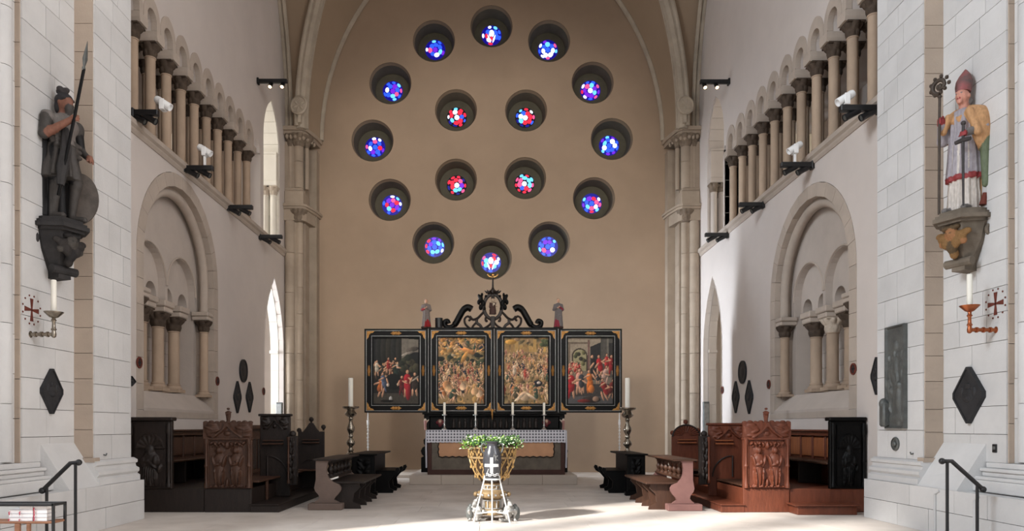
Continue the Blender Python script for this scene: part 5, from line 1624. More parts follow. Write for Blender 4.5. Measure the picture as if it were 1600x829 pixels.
crouch(-.27, FY-.16, -.6, 1); crouch(.28, FY-.18, .5, -1); crouch(-.26, FY+.24, -2.4, 1); crouch(.26, FY+.24, 2.4, -1)
for e in (-1, 1):
    MB().tube([(e*.12, FY-.18, .03), (e*.22, FY-.2, .012), (e*.30, FY-.34, .012)], [.03, .022, .015], 6).build('claw_foot', m_sil, t, smooth=True)
    MB().tube([(e*.05, FY-.14, .13), (e*.15, FY-.22, .17), (e*.24, FY-.2, .12)], [.03, .035, .02], 7).build('leaf_scroll', m_sil, t, smooth=True)
# plants round the bowl
gm = []
for nm, c in (('light', (142, 178, 74)), ('mid', (84, 128, 56)), ('dark', (48, 78, 40)), ('pale', (206, 216, 186))):
    gm.append(mat('leaf_'+nm, c, 0.55, 0.2, 9, spec=0.3))
p = thing('green_wreath', 'wreath of green and whitish leaves lying on the font bowl', 'plant', (0, FY, 1.3))
rnd = random.Random(12)
for gi, g in enumerate(gm):
    mb = MB()
    for k in range((320, 300, 280, 190)[gi]):
        a = rnd.uniform(0, 2*pi)
        r = rnd.uniform(.20, .50)
        z = 1.30 + rnd.uniform(-.03, .15)*(1-abs(r-.38)*1.6)
        if r > .44: z -= .05
        if gi == 0 and cos(a) > -.2 and rnd.random() < .5: continue
        c = Vector((r*cos(a)*1.08, FY+r*sin(a), z))
        d = Vector((rnd.uniform(-1, 1), rnd.uniform(-1, 1), rnd.uniform(-.3, .9))).normalized()
        sd_ = d.cross(Vector((rnd.uniform(-1, 1), rnd.uniform(-1, 1), 1))).normalized()
        l, w_ = rnd.uniform(.03, .06), rnd.uniform(.012, .022)
        up = d.cross(sd_)*.008
        i = len(mb.v)
        mb.v += [tuple(c), tuple(c+d*l*.5+sd_*w_-up), tuple(c+d*l), tuple(c+d*l*.5-sd_*w_-up), tuple(c+d*l*.5+up)]
        mb.f += [(i, i+1, i+4), (i+1, i+2, i+4), (i+2, i+3, i+4), (i+3, i, i+4)]
    mb.build('leaves', g, p, kind='stuff', recalc=False)
MB().tube([(.37*cos(2*pi*i/26), FY+.35*sin(2*pi*i/26), 1.325) for i in range(26)], .05, 8, closed=True).build('wreath_ring', gm[2], p, smooth=True)

# ---- dark jug with white cross on an iron tripod stand
JY = 12.28
js = thing('tripod_stand', 'thin silvery three-legged iron stand before the font', 'stand', (0, JY, 0))
ring_z = .735
feet = [(-.315, JY-.08), (.30, JY-.10), (.0, JY+.22)]
tops = [(-.13, JY-.03), (.125, JY-.03), (.0, JY+.12)]
for (a, b), (c_, d_) in zip(feet, tops):
    MB().tube([(a, b, 0), (c_, d_, ring_z), (c_*.96, d_, ring_z+.06)], .013, 7).build('leg', M['pale_metal'], js, smooth=True)
MB().tube([(-.0, JY-.12, .10), (-.005, JY-.10, ring_z)], .011, 7).tube([(0, JY-.12, .1), (0, JY-.12, 0)], .013, 7).build('front_leg', M['pale_metal'], js, smooth=True)
MB().tube([(.135*cos(2*pi*i/24), JY+.01+.12*sin(2*pi*i/24), ring_z) for i in range(24)], .014, 6, closed=True).build('top_ring', M['pale_metal'], js, smooth=True)
for (a, b) in feet:
    MB().tube([(a*.80, JY+(b-JY)*.8, .17), (0, JY, .19)], .011, 6).build('brace', M['pale_metal'], js, smooth=True)
MB().lathe([(.0, .175), (.07, .175), (.08, .19), (.08, .20), (.0, .21)], 18, (0, JY, 0), caps=False).build('hub_plate', M['pale_metal'], js, smooth=True)
j = thing('cross_jug', 'dark grey pottery jug with a white cross standing in the tripod', 'jug', (0, JY, ring_z))
jm = mat('dark_glazed_clay', (62, 62, 66), 0.22, 0.15, 5, spec=0.6)
pf = [(.0, .70), (.085, .70), (.10, .72), (.125, .80), (.148, .92), (.158, 1.04), (.150, 1.14), (.125, 1.22), (.095, 1.27), (.085, 1.31), (.09, 1.335), (.112, 1.35), (.112, 1.365), (.08, 1.365)]
MB().lathe(pf, 30, (0, JY, 0), caps=False).build('body', jm, j, smooth=True)
for e in (-1, 1):
    MB().tube(spline([Vector((e*.10, JY, 1.30)), Vector((e*.15, JY, 1.325)), Vector((e*.18, JY, 1.28)), Vector((e*.165, JY, 1.20)), Vector((e*.135, JY, 1.17))], 5), .014, 7).build('handle', M['grey_bronze'], j, smooth=True)
def jr(z): return float(np.interp(z, [p_[1] for p_ in pf[1:11]], [p_[0] for p_ in pf[1:11]]))
def jp(x, z, o=.003):
    r = jr(z)+o
    return (x, JY - sqrt(max(r*r-x*x, 1e-6)), z)
def decal(x0, x1, z0, z1, nx=5, nz=5):
    mb = MB()
    for i in range(nx+1):
        for k in range(nz+1):
            mb.v.append(jp(x0+(x1-x0)*i/nx, z0+(z1-z0)*k/nz))
    for i in range(nx):
        for k in range(nz):
            a = i*(nz+1)+k
            mb.f.append((a, a+nz+1, a+nz+2, a+1))
    return mb
cm_ = M['white_paint']
x = -.01
b = decal(x-.024, x+.024, .845, 1.10, 2, 8)
b2 = decal(x-.115, x+.115, .945, .995, 10, 2)
n_ = len(b.v); b.v += b2.v; b.f += [tuple(i+n_ for i in f_) for f_ in b2.f]
b.build('white_cross', cm_, j, recalc=False)
ln = MB()
for z in (.825, .80):
    ln.tube([jp(-.10+.21*i/16, z+.012*sin(i*1.0), .002) for i in range(17)], .006, 5)
ln.tube([jp(-.09, .83), jp(-.06, .91)], .005, 5)
ln.build('wave_lines', cm_, j)
sc_ = MB()
for pts in (((.02, 1.10), (.035, 1.17), (.05, 1.10)), ((.027, 1.13), (.046, 1.13)), ((.055, 1.05), (.06, 1.13)), ((.09, 1.13), (.06, 1.09), (.095, 1.05))):
    sc_.tube([jp(a, b_, .002) for a, b_ in pts], .004, 5)
sc_.build('scratched_letters', M['silver_line'], j)
# =================================================================== STATUES ON CONSOLES
def console(label, s, x, y, ztop, mats, rot, gold=False):
    """moulded slab on a scrolled, carved corbel; local front is -y"""
    o = thing('console', label, 'console', (x, y, ztop-.72))
    R = Matrix.Translation((x, y, 0)) @ Matrix.Rotation(rot, 4, 'Z')
    def slab(za, zb, g):
        w, d = .31+g, .33+g
        return [(-w, .30), (-w, -.10), (-w*.55, -d), (w*.55, -d), (w, -.10), (w, .30)], za, zb
    mb = MB()
    for za, zb, g in ((ztop-.05, ztop, .0), (ztop-.09, ztop-.05, .05), (ztop-.15, ztop-.09, .08), (ztop-.19, ztop-.15, .02)):
        p, a, b = slab(za, zb, g)
        mb.plate(p, [], a, b, 'xy')
    mb.xf(R).build('slab', mats[0], o)
    cb = MB()
    pr = [(.32, .0), (.30, -.10), (.26, -.26), (.18, -.42), (.13, -.52), (.10, -.56)]
    b = 0
    rings = []
    for w, z in pr:
        rings.append([(-w, .30, ztop-.19+z), (w, .30, ztop-.19+z), (w, -.05, ztop-.19+z), (w*.5, -.30*w/.32, ztop-.19+z), (-w*.5, -.30*w/.32, ztop-.19+z), (-w, -.05, ztop-.19+z)])
    for r in rings: cb.v += r
    for i in range(len(rings)-1):
        for k in range(6):
            j = (k+1) % 6
            cb.f.append((i*6+k, i*6+j, (i+1)*6+j, (i+1)*6+k))
    cb.f += [tuple(range(6)), tuple(reversed(range((len(rings)-1)*6, len(rings)*6)))]
    for e in (-1, 1):      # side volutes
        sp = [(e*.34, .02 + (.13-.011*u)*cos(u*.5), ztop-.34+(.13-.011*u)*sin(u*.5)) for u in range(12)]
        cb.tube(sp, .028, 6)
    cb.tube([(-.20, -.14, ztop-.74), (.20, -.14, ztop-.74)], .065, 10).box(-.10, .10, -.16, .30, ztop-.86, ztop-.74)
    cb.xf(R).build('corbel', mats[1], o)
    sd = SDF()
    c0 = (0, -.30, ztop-.36)
    sd.ell((0, -.30, ztop-.34), (.085, .08, .10), 1).ell((0, -.375, ztop-.35), (.018, .02, .025), 1, .01)
    for e in (-1, 1):
        sd.ell((e*.03, -.368, ztop-.325), (.014, .012, .012), 0, .008)
        sd.ell((e*.13, -.29, ztop-.37), (.09, .05, .06), 2, rot=Matrix.Rotation(e*.5, 3, 'Y')).ell((e*.20, -.26, ztop-.33), (.07, .04, .05), 2).ell((e*.08, -.31, ztop-.47), (.06, .05, .08), 2).ell((e*.16, -.27, ztop-.46), (.05, .04, .05), 1)
    for k in range(6): sd.ell((-.10+.04*k, -.31, ztop-.255+.015*(k % 2)), (.035, .05, .035), 0, .01)
    sd.ell((0, -.29, ztop-.52), (.08, .06, .10), 0).ell((0, -.24, ztop-.62), (.06, .06, .08), 2)
    m_ = sd.mesh((-.32, -.45, ztop-.74), (.32, -.12, ztop-.18), .016, mats[2])
    m_.xf(R).build('carved_head', M['attr_stone'], o, smooth=True)
    return o
m_dk = mat('dark_carved_stone', (52, 50, 50), 0.75, 0.3, 5, 0.3, 25)
m_gy = mat('grey_green_console', (112, 102, 90), 0.8, 0.25, 5, 0.25, 25)
M['polychrome'] = mat_attr('worn_polychromy', 0.6, 0.35)

# ---- left: armoured soldier with lance and shield
cx, cy, cz = -6.37, 10.93, 0
ZF = H+(CY-346)*10.93/F
console('dark carved stone console under the soldier statue', -1, -6.46, 10.93, ZF, (m_dk, m_dk, [(40, 38, 38), (70, 66, 62), (50, 46, 44)]), radians(68))
R = Matrix.Translation((cx, cy, ZF)) @ Matrix.Rotation(radians(74), 4, 'Z')
o = thing('soldier_statue', 'dark statue of a bearded helmeted soldier holding an upright lance and a round shield', 'statue', (cx, cy, ZF))
DK, MD, SK, BR, LT = (26, 25, 26), (66, 62, 59), (130, 88, 72), (86, 74, 66), (112, 106, 102)
sd = SDF()
for e, yo in ((-1, .03), (1, -.06)):
    sd.cap((e*.10, 0, 1.02), (e*.12, yo-.05, .56), .105, .075, 0, .05).cap((e*.12, yo-.05, .56), (e*.13, yo+.03, .12), .075, .05, 1, .03).cap((e*.13, yo+.01, .06), (e*.15, yo-.18, .04), .055, .045, 1, .03)
    sd.ell((e*.12, yo-.07, .56), (.07, .07, .08), 1, .03)
sd.robe([(.62, .27), (.75, .25), (.98, .19), (1.10, .185)], 1, .78, 11, .13, 1, .04)
sd.ell((0, 0, 1.20), (.19, .14, .20), 4, .05).ell((0, -.02, 1.42), (.215, .15, .17), 4, .06).cap((0, .01, 1.52), (0, -.02, 1.64), .075, .065, 2, .03)
sd.cap((-.20, .10, 1.50), (.20, .10, 1.50), .09, .09, 1, .05)
sd.robe([(.03, .24), (.3, .25), (.9, .255), (1.3, .25), (1.48, .20), (1.56, .10)], 1, .5, 11, .13, 0, .05, y0=.17)
for k, z in enumerate((1.05, 1.13, 1.21)): sd.cap((-.20, -.09, z+.03), (.20, -.11, z-.06), .035, .03, 1, .03)
sd.ell((0, -.04, 1.745), (.092, .115, .13), 2, .02).ell((0, -.145, 1.735), (.016, .026, .032), 2, .01)
for e in (-1, 1):
    sd.ell((e*.035, -.125, 1.768), (.018, .014, .012), 0, .006).cap((e*.06, -.12, 1.795), (e*.012, -.138, 1.79), .011, .011, 2, .008).ell((e*.09, -.02, 1.74), (.02, .03, .04), 2, .01)
sd.ell((0, -.115, 1.655), (.065, .055, .085), 1, .02).ell((0, -.105, 1.59), (.045, .04, .06), 1, .02).cap((-.05, -.142, 1.70), (.05, -.142, 1.70), .014, .014, 1, .01)
# arms: right forearm raised to the lance, left arm down to the shield
sd.ell((-.25, .02, 1.46), (.088, .095, .10), 4, .04).cap((-.27, .02, 1.44), (-.31, .02, 1.19), .085, .068, 1, .03).cap((-.31, .02, 1.19), (-.17, -.30, 1.40), .066, .045, 2, .03)
sd.ell((-.155, -.345, 1.43), (.045, .055, .05), 2, .02)
for k in range(4): sd.cap((-.18, -.37, 1.395+.024*k), (-.10, -.40, 1.405+.024*k), .014, .011, 2, .006)
sd.cap((-.16, -.33, 1.47), (-.10, -.37, 1.49), .016, .012, 2, .008)
sd.ell((.26, .02, 1.46), (.10, .11, .12), 1, .04).cap((.27, .01, 1.44), (.34, .02, 1.17), .08, .062, 0, .03).cap((.34, .02, 1.17), (.31, -.14, 1.04), .06, .045, 1, .03)
sd.ell((.30, -.19, 1.01), (.045, .05, .06), 2, .02)
for k in range(4): sd.cap((.265+.024*k, -.22, 1.0), (.26+.026*k, -.225, .93), .013, .010, 2, .005)
sd.cap((.26, -.18, 1.0), (.235, -.20, .96), .015, .011, 2, .008)
m_ = sd.mesh((-.46, -.46, -.02), (.48, .34, 1.93), .0165, [DK, MD, SK, BR, LT])
m_.xf(R).build('body', M['polychrome'], o, smooth=True, angle=80)
hd = SDF().ell((0, -.01, 1.80), (.108, .135, .10), 0).cut((0, -.15, 1.725), (.105, .13, .095)).ell((0, .06, 1.70), (.09, .06, .12), 0, .02).ell((0, .0, 1.92), (.06, .075, .055), 1, .02).ell((.045, .01, 1.95), (.05, .05, .045), 1, .01).ell((-.045, .01, 1.95), (.05, .05, .045), 1, .01).ell((0, -.06, 1.94), (.045, .045, .04), 1, .01).ell((0, .07, 1.94), (.045, .05, .045), 1, .01).cap((-.09, -.10, 1.80), (.09, -.10, 1.80), .02, .02, 0, .02)
hd.mesh((-.16, -.22, 1.52), (.16, .2, 2.03), .0155, [(44, 42, 44), (58, 54, 54)]).xf(R).build('helmet', M['polychrome'], o, smooth=True, angle=80)
lance = MB().tube([(-.25, -.17, .30), (-.17, -.375, 1.42), (-.12, -.50, 2.14)], .022, 8)
lance.xf(R).build('lance', M['black_wood'], o, smooth=True)
MB().lathe([(.024, 0), (.035, .03), (.02, .06), (.045, .16), (.03, .26), (.004, .42)], 8, (0, 0, 0), sy=.5).xf(R @ Matrix.Translation((-.122, -.495, 2.12)) @ Matrix.Rotation(.17, 4, 'X')).build('lance_head', M['grey_bronze'], o, smooth=True)
sk = MB().lathe([(.0, -.05), (.0, -.02), (.10, -.045), (.12, -.02), (.30, -.01), (.36, .02), (.40, .0), (.40, .04), (.0, .05)], 30, caps=False)
sk.xf(R @ Matrix.Translation((.32, .03, .43)) @ Matrix.Rotation(-.95, 4, 'Z') @ Matrix.Rotation(pi/2-.12, 4, 'X') @ Matrix.Diagonal((.68, 1.0, 1, 1))).build('shield', mat('shield_brown', (92, 84, 78), .55, .3, 5, .2, 20), o, smooth=True)
MB().tube([(-.10, -.14, 1.32), (-.16, -.22, 1.0), (-.20, -.20, .72), (-.22, -.18, .46)], [.05, .07, .08, .05], 8).xf(R).build('cloth_fall', m_dk, o, smooth=True)

# ---- right: bishop with mitre, crozier and sword
cx, cy = 6.96, 10.85
ZB = H+(CY-333)*10.85/F
console('grey-green stone console with gilt cherub under the bishop statue', 1, 6.98, 10.85, ZB, (m_gy, m_gy, [(88, 72, 52), (150, 106, 72), (128, 96, 60)]), radians(-68))
R = Matrix.Translation((cx, cy, ZB)) @ Matrix.Rotation(radians(-62), 4, 'Z')
o = thing('bishop_statue', 'painted statue of a bishop with mitre, gold cope, crozier and sword', 'statue', (cx, cy, ZB))
ALB, WHT, RED, SKN, GRY = (156, 150, 156), (202, 194, 186), (140, 54, 56), (196, 140, 122), (112, 108, 106)
sd = SDF()
sd.robe([(.0, .215), (.10, .21), (.60, .185), (1.0, .17)], 1, .8, 13, .13, 1, .02)
sd.robe([(.47, .235), (.54, .23)], 1, .82, 9, .08, 2, .02).robe([(.54, .228), (.9, .20), (1.2, .185), (1.45, .19), (1.52, .12)], 1, .8, 11, .12, 0, .03)
sd.cap((-.13, -.12, .03), (-.14, -.25, .03), .055, .045, 4, .02).cap((.11, -.12, .03), (.13, -.24, .03), .055, .045, 4, .02)
sd.cap((0, 0, 1.50), (0, -.03, 1.63), .065, .06, 3, .03).ell((0, -.05, 1.71), (.085, .10, .12), 3, .02).ell((0, -.155, 1.70), (.014, .024, .032), 3, .01).ell((0, -.125, 1.62), (.04, .035, .035), 3, .02)
for e in (-1, 1):
    sd.ell((e*.033, -.137, 1.735), (.016, .012, .010), 4, .005).ell((e*.085, -.03, 1.70), (.018, .028, .036), 3, .01).cap((e*.055, -.135, 1.758), (e*.015, -.148, 1.755), .009, .009, 3, .006)
sd.cap((-.03, -.150, 1.655), (.03, -.150, 1.655), .011, .011, 2, .008)
sd.ell((0, .04, 1.64), (.09, .07, .09), 4, .02)
# right arm raised to the crozier, left hand on the sword hilt
sd.cap((-.20, .0, 1.42), (-.28, -.05, 1.14), .09, .08, 0, .03).cap((-.28, -.05, 1.14), (-.21, -.20, 1.32), .075, .06, 0, .03).ell((-.20, -.225, 1.37), (.055, .06, .065), 2, .02)
for k in range(4): sd.cap((-.235, -.25, 1.33+.026*k), (-.175, -.29, 1.34+.026*k), .016, .013, 2, .006)
sd.cap((-.18, -.22, 1.42), (-.15, -.27, 1.43), .017, .013, 2, .008)
sd.cap((.20, .0, 1.42), (.30, -.05, 1.16), .09, .075, 0, .03).cap((.30, -.05, 1.16), (.20, -.27, 1.08), .07, .055, 4, .03).ell((.17, -.31, 1.06), (.05, .05, .045), 2, .02)
for k in range(4): sd.cap((.14+.026*k, -.345, 1.075), (.14+.026*k, -.355, 1.02), .014, .012, 2, .006)
sd.cap((.12, -.29, 1.07), (.10, -.32, 1.03), .016, .012, 2, .008)
m_ = sd.mesh((-.42, -.44, -.02), (.44, .28, 1.86), .0165, [ALB, WHT, RED, SKN, GRY])
m_.xf(R).build('body', M['polychrome'], o, smooth=True, angle=80)
GO, GR = (186, 142, 100), (98, 108, 84)
cp = SDF()
cp.ell((0, .03, 1.40), (.30, .19, .17), 0, .05).ell((.25, .02, 1.16), (.14, .20, .32), 0, .06).ell((-.22, .07, 1.28), (.12, .16, .20), 0, .05)
cp.cap((.16, -.16, 1.42), (.30, -.20, 1.06), .055, .05, 0, .04).cap((-.13, -.17, 1.42), (-.20, -.17, 1.22), .05, .045, 0, .04)
cp.robe([(.05, .27), (.35, .29), (1.0, .30), (1.3, .28)], 1, .55, 8, .07, 0, .05, x0=.02, y0=.16)
cp.cap((.30, .0, .35), (.30, -.02, 1.0), .05, .07, 1, .03)
cp.cut((0, -.12, .62), (.25, .22, .64)).cut((0, -.16, 1.62), (.12, .16, .22))
cp.mesh((-.42, -.30, 0.02), (.48, .42, 1.62), .0175, [GO, GR]).xf(R).build('cope', M['polychrome'], o, smooth=True, angle=80)
mi = MB()
prof = [(.0, .098), (.08, .112), (.17, .112), (.26, .082), (.335, .03), (.36, .006)]
mi.lathe([(r, z) for z, r in prof], 20, (0, 0, 0), sy=1.0)
mi.v = [(x, y*(1.0 if z < .1 else max(.28, 1.0-(z-.1)*2.6)), z) for x, y, z in mi.v]
mi.xf(R @ Matrix.Translation((0, -.03, 1.77)) @ Matrix.Rotation(-.16, 4, 'X'))
mi.build('mitre', mat('mitre_red_grey', (134, 74, 74), .6, .3, 7, .15, 25, tint=(112, 96, 94)), o, smooth=True)
cz_ = MB().tube([(-.21, -.27, .0), (-.205, -.27, 1.34), (-.20, -.27, 1.76)], .019, 8)
cz_.tube([(-.20 - (.125-.0055*u)*sin(.45*u), -.27, 1.90 - (.125-.0055*u)*cos(.45*u)) for u in range(20)], [.036-.0008*u for u in range(20)], 8)
for k in range(9):
    a = 2*pi*k/9
    cz_.ball((-.20+(.135 if a < 4.2 else .10)*cos(a), -.27, 1.90+(.135 if a < 4.2 else .10)*sin(a)), .03, 6, 5)
cz_.ball((-.20, -.27, 1.74), (.032, .032, .028), 8, 6).ball((-.195, -.27, 1.89), (.035, .03, .045), 8, 6)
cz_.xf(R).build('crozier', mat('crozier_dark', (70, 60, 52), .55, .25, 8, .2, 20), o, smooth=True)
sw = MB().tube([(.175, -.335, .02), (.175, -.345, .95)], [.014, .022], 8).tube([(.07, -.345, .945), (.175, -.35, .955), (.28, -.345, .945)], [.03, .035, .03], 8).tube([(.175, -.345, .95), (.175, -.335, 1.18)], .02, 8).ball((.175, -.335, 1.20), .035, 8, 6)
sw.xf(R).build('sword', mat('sword_grey', (60, 56, 56), .5, .25, 8), o, smooth=True)
MB().tube([(.27, -.02, .05), (.29, .0, .22)], [.05, .03], 8).xf(R).build('red_lining', M['red_paint'], o, smooth=True)

# =================================================================== SCONCES, CROSSES, PLAQUES
for s, pxp, pyp, pxu, pan_y, top_y, XC in ((-1, 46, 522, 84, 487, 437, -6.57), (1, 1558, 515, 1515, 477, 428, 7.12)):
    sd_ = 'left' if s < 0 else 'right'
    p = PW(pxp, pyp, XC)
    d = p.y
    xu = (pxu-CX)*d/F
    zp, zt_ = H+(CY-pan_y)*d/F, H+(CY-top_y)*d/F
    o = thing('wall_sconce', '%s wall sconce with white candle on the %s pier' % ('aged brass' if s < 0 else 'copper', sd_), 'sconce', (XC, d, p.z))
    mm = M['old_brass'] if s < 0 else M['copper']
    MB().lathe([(.055, 0), (.055, .015), (.03, .03), (.0, .03)], 14, caps=False).xf(Matrix.Translation((XC, d, p.z)) @ Matrix.Rotation(-s*pi/2, 4, 'Y')).build('wall_plate', mm, o, smooth=True)
    a = MB().tube([(XC, d, p.z), (xu, d, p.z)], .026, 10)
    for u in (.25, .5, .75): a.tube([(XC+(xu-XC)*u-.012, d, p.z), (XC+(xu-XC)*u+.012, d, p.z)], .04, 10)
    a.build('arm', mm, o, smooth=True)
    MB().lathe([(.012, -.05), (.03, -.035), (.035, 0), (.025, .05), (.04, .07), (.025, .09), (.022, .18), (.038, .20), (.024, .22), (.024, zp-p.z-.08)], 12, (xu, d, p.z)).build('upright', mm, o, smooth=True)
    MB().lathe([(.03, -.09), (.06, -.075), (.125, -.01), (.13, .0), (.12, .0), (.03, -.05)], 20, (xu, d, zp)).build('drip_pan', mm, o, smooth=True)
    candle(o, xu, d, zp-.05, zt_, .036)
    # consecration cross painted on the pier
    q_ = PW(47 if s < 0 else 1558, 484 if s < 0 else 474, XC)
    r = .205
    o = thing('consecration_cross', 'dark red consecration cross ringed with dots, above the %s sconce' % sd_, 'cross', (XC, q_.y, q_.z))
    xa, xb = XC - s*.021, XC - s*.027
    c = MB()
    for ang in range(4):
        a_ = ang*pi/2
        l, w0, w1 = (.16, .012, .035)
        pts = [(-w0, 0), (w0, 0), (w1, l), (-w1, l)]
        pts = [(u*cos(a_)-v*sin(a_), u*sin(a_)+v*cos(a_)) for u, v in pts]
        c.plate([(q_.y+u, q_.z+v) for u, v in pts], [], xa, xb, 'yz')
    c.build('cross', M['red_paint'], o)
    dot = None
    for k in range(12):
        a_ = 2*pi*(k+.5)/12
        MB().plate(circle(q_.y+r*cos(a_), q_.z+r*sin(a_), .014, 8), [], xa, xb, 'yz').build('dot', M['red_paint'], o)

def wall_plaque(label, s, X0, px, py, hw, hh, kind, m, name='wall_plaque', cat='plaque', th=.04):
    """hw, hh in metres"""
    p = PW(px, py, X0)
    o = thing(name, label, cat, (X0, p.y, p.z))
    x0, x1 = X0 - s*.002, X0 - s*th
    if kind == 'lozenge':
        pts = [(-hw, -.10*hh), (-hw, .10*hh), (-.0-.06*hw, hh), (.06*hw, hh), (hw, .10*hh), (hw, -.10*hh), (.06*hw, -hh), (-.06*hw, -hh)]
        sc = lambda k: [(p.y+a*k, p.z+b*k) for a, b in reversed(pts)]
        MB().plate(sc(1.0), [], x0, x1, 'yz').build('board', m, o)
        MB().plate(sc(1.0), [sc(.90)], x1, x1-s*.015, 'yz').build('rim', m, o)
        e = MB().ball((x1, p.y, p.z), (.02, hw*.42, hh*.26), 12, 7).ball((x1, p.y, p.z+hh*.32), (.02, hw*.22, hh*.12), 10, 6).ball((x1, p.y, p.z-hh*.12), (.03, hw*.25, hh*.14), 10, 6)
        for u in (-1, 1): e.ball((x1, p.y+u*hw*.42, p.z+hh*.12), (.018, hw*.14, hh*.2), 8, 5)
        e.build('coat_of_arms', m, o, smooth=True)
    else:
        pts = circle(0, 0, 1, 28)
        pts = [(p.y+a*hw*(1 if abs(b) < .8 else 1), p.z+b*hh) for a, b in pts]
        MB().plate(pts, [], x0, x1, 'yz').build('board', m, o)
        pi_ = [(p.y+(a-p.y)*.86, p.z+(b-p.z)*.9) for a, b in pts]
        MB().plate(pts, [pi_], x1, x1-s*.015, 'yz').build('rim', m, o)
        MB().ball((x1, p.y, p.z), (.016, hw*.5, hh*.5), 12, 7).build('emblem', m, o, smooth=True)
    return o
def span(px0, px1, X0):
    return F*abs(X0)*abs(1/abs(px0-CX) - 1/abs(px1-CX))/2
ms = M['slate']
wall_plaque('black lozenge plaque on the left pier below the soldier', -1, -6.57, 76, 611, span(60, 92, 6.57), .335, 'lozenge', ms, 'lozenge_plaque', th=.06)
wall_plaque('large dark lozenge plaque on the right pier below the bishop', 1, 7.12, 1519, 617, span(1497, 1543, 7.12), .42, 'lozenge', ms, 'lozenge_plaque', th=.07)
for s, X0, oval, d1, d2 in ((-1, -W, (379, 579), (369.5, 620), (388.5, 621)), (1, W, (1161.5, 581), (1151, 620), (1172, 619))):
    sd_ = 'left' if s < 0 else 'right'
    wall_plaque('black oval plaque on the %s choir wall above two lozenges' % sd_, s, X0, oval[0], oval[1], .30, 18*X0*s/abs(oval[0]-CX), 'oval', ms, 'oval_plaque')
    wall_plaque('black lozenge plaque on the %s choir wall, nearer the blind arch' % sd_, s, X0, (d1 if s < 0 else d2)[0], 620, .27, 25*X0*s/abs(d1[0]-CX), 'lozenge', ms, 'lozenge_plaque')
    wall_plaque('black lozenge plaque on the %s choir wall, nearer the doorway' % sd_, s, X0, (d2 if s < 0 else d1)[0], 620, .27, 25*X0*s/abs(d1[0]-CX), 'lozenge', ms, 'lozenge_plaque')
wall_plaque('black lozenge plaque half hidden behind the right pier', 1, W, 1372, 587, .17, .345, 'lozenge', ms, 'lozenge_plaque')
wall_plaque('sliver of a black lozenge plaque at the left pier edge', -1, -W, 202.3, 595, .16, .10, 'lozenge', ms, 'lozenge_plaque')
for s, X0, px, py, lb in ((-1, -W, 216, 566, 'small rust-red cross medallion left of the left blind arch'), (-1, -W, 338.5, 595, 'small rust-red cross medallion right of the left blind arch'), (-1, -W, 411, 611, 'small dark medallion at the left doorway jamb'),
                          (1, W, 1335, 576, 'small rust-red cross medallion right of the right blind arch'), (1, W, 1202.5, 600, 'small rust-red cross medallion left of the right blind arch'), (1, W, 1129.5, 609, 'small dark medallion at the right doorway jamb')):
    p = PW(px, py, X0)
    o = thing('wall_medallion', lb, 'medallion', (X0, p.y, p.z))
    x0, x1 = X0-s*.015, X0-s*.035
    MB().plate(circle(p.y, p.z, .115, 20), [circle(p.y, p.z, .085, 20)], x0, x1, 'yz').build('ring', M['red_paint'], o)
    MB().plate(circle(p.y, p.z, .09, 20), [], X0-s*.014, X0-s*.024, 'yz').build('disc', mat('medallion_ground', (84, 52, 46), .8, .2, 8), o)
    MB().box(X0-s*.02, X0-s*.036, p.y-.012, p.y+.012, p.z-.075, p.z+.075).box(X0-s*.02, X0-s*.036, p.y-.07, p.y+.07, p.z-.012, p.z+.012).build('cross', M['slate'], o)
# ---- bronze relief tablet and small medallion on the right pier
XA = 6.81
p0, p1 = PW(1420, 669, XA), PW(1390, 671, XA)
ztop = H + (CY-512)*p1.y/F
zbot = H + (CY-669)*p1.y/F
o = thing('relief_tablet', 'tall grey bronze relief tablet on the right pier', 'plaque', (XA, p0.y, zbot))
def tablet(U, V):
    rnd = random.Random(8)
    L = [(.5, .80, .12, .05, .03, 0), (.45, .25, .22, .20, .03, .1), (.35, .30, .10, .12, .045, .4), (.30, .42, .08, .035, .05, 0), (.62, .52, .18, .09, .03, .5), (.5, .60, .1, .12, .035, -.4), (.7, .36, .12, .04, .04, .2), (.5, .10, .35, .05, .035, 0)]
    for k in range(40): L.append((rnd.uniform(.1, .9), rnd.uniform(.04, .74), rnd.uniform(.03, .09), rnd.uniform(.015, .05), rnd.uniform(.015, .035), rnd.uniform(-1, 1)))
    Hh = bumps(U, V, L)
    fr = (U < .06) | (U > .94) | (V < .02) | (V > .98)
    return np.where(fr, .035, Hh)
w_ = p1.y-p0.y
relief('relief', M['grey_bronze'], o, (XA-.02, p0.y, zbot), (0, 1, 0), (0, 0, 1), (-1, 0, 0), w_, ztop-zbot, 40, 90, tablet, depth=.035)
MB().bbox(XA-.16, XA-.02, p1.y-.10, p1.y+.06, zbot+.03, zbot+.45, .03).ball((XA-.10, p1.y, zbot+.42), (.08, .07, .10), 10, 7).build('projecting_figure', M['grey_bronze'], o, smooth=True)
p = PW(1402, 693, XA)
o = thing('head_medallion', 'small round bronze head medallion below the relief tablet', 'medallion', (XA, p.y, p.z))
mb = MB().lathe([(0, 0), (.115, 0), (.115, .025), (.095, .04), (.09, .02), (0, .02)], 22, caps=False)
mb.ball((0, 0, .03), (.045, .06, .035), 10, 7).ball((0, -.015, .06), (.015, .02, .015), 8, 5)
mb.xf(Matrix.Translation((XA-.02, p.y, p.z)) @ Matrix.Rotation(-pi/2, 4, 'Y')).build('disc', M['grey_bronze'], o, smooth=True)
p = PW(1429, 708, XA)
o = thing('wall_hook', 'tiny metal hook on the right pier beside the head medallion', 'hook', (XA, p.y, p.z))
MB().tube([(XA-.015, p.y, p.z), (XA-.06, p.y, p.z-.01), (XA-.07, p.y, p.z+.025)], .012, 6).build('hook', M['grey_bronze'], o)
p = PW(160, 710, -6.26)
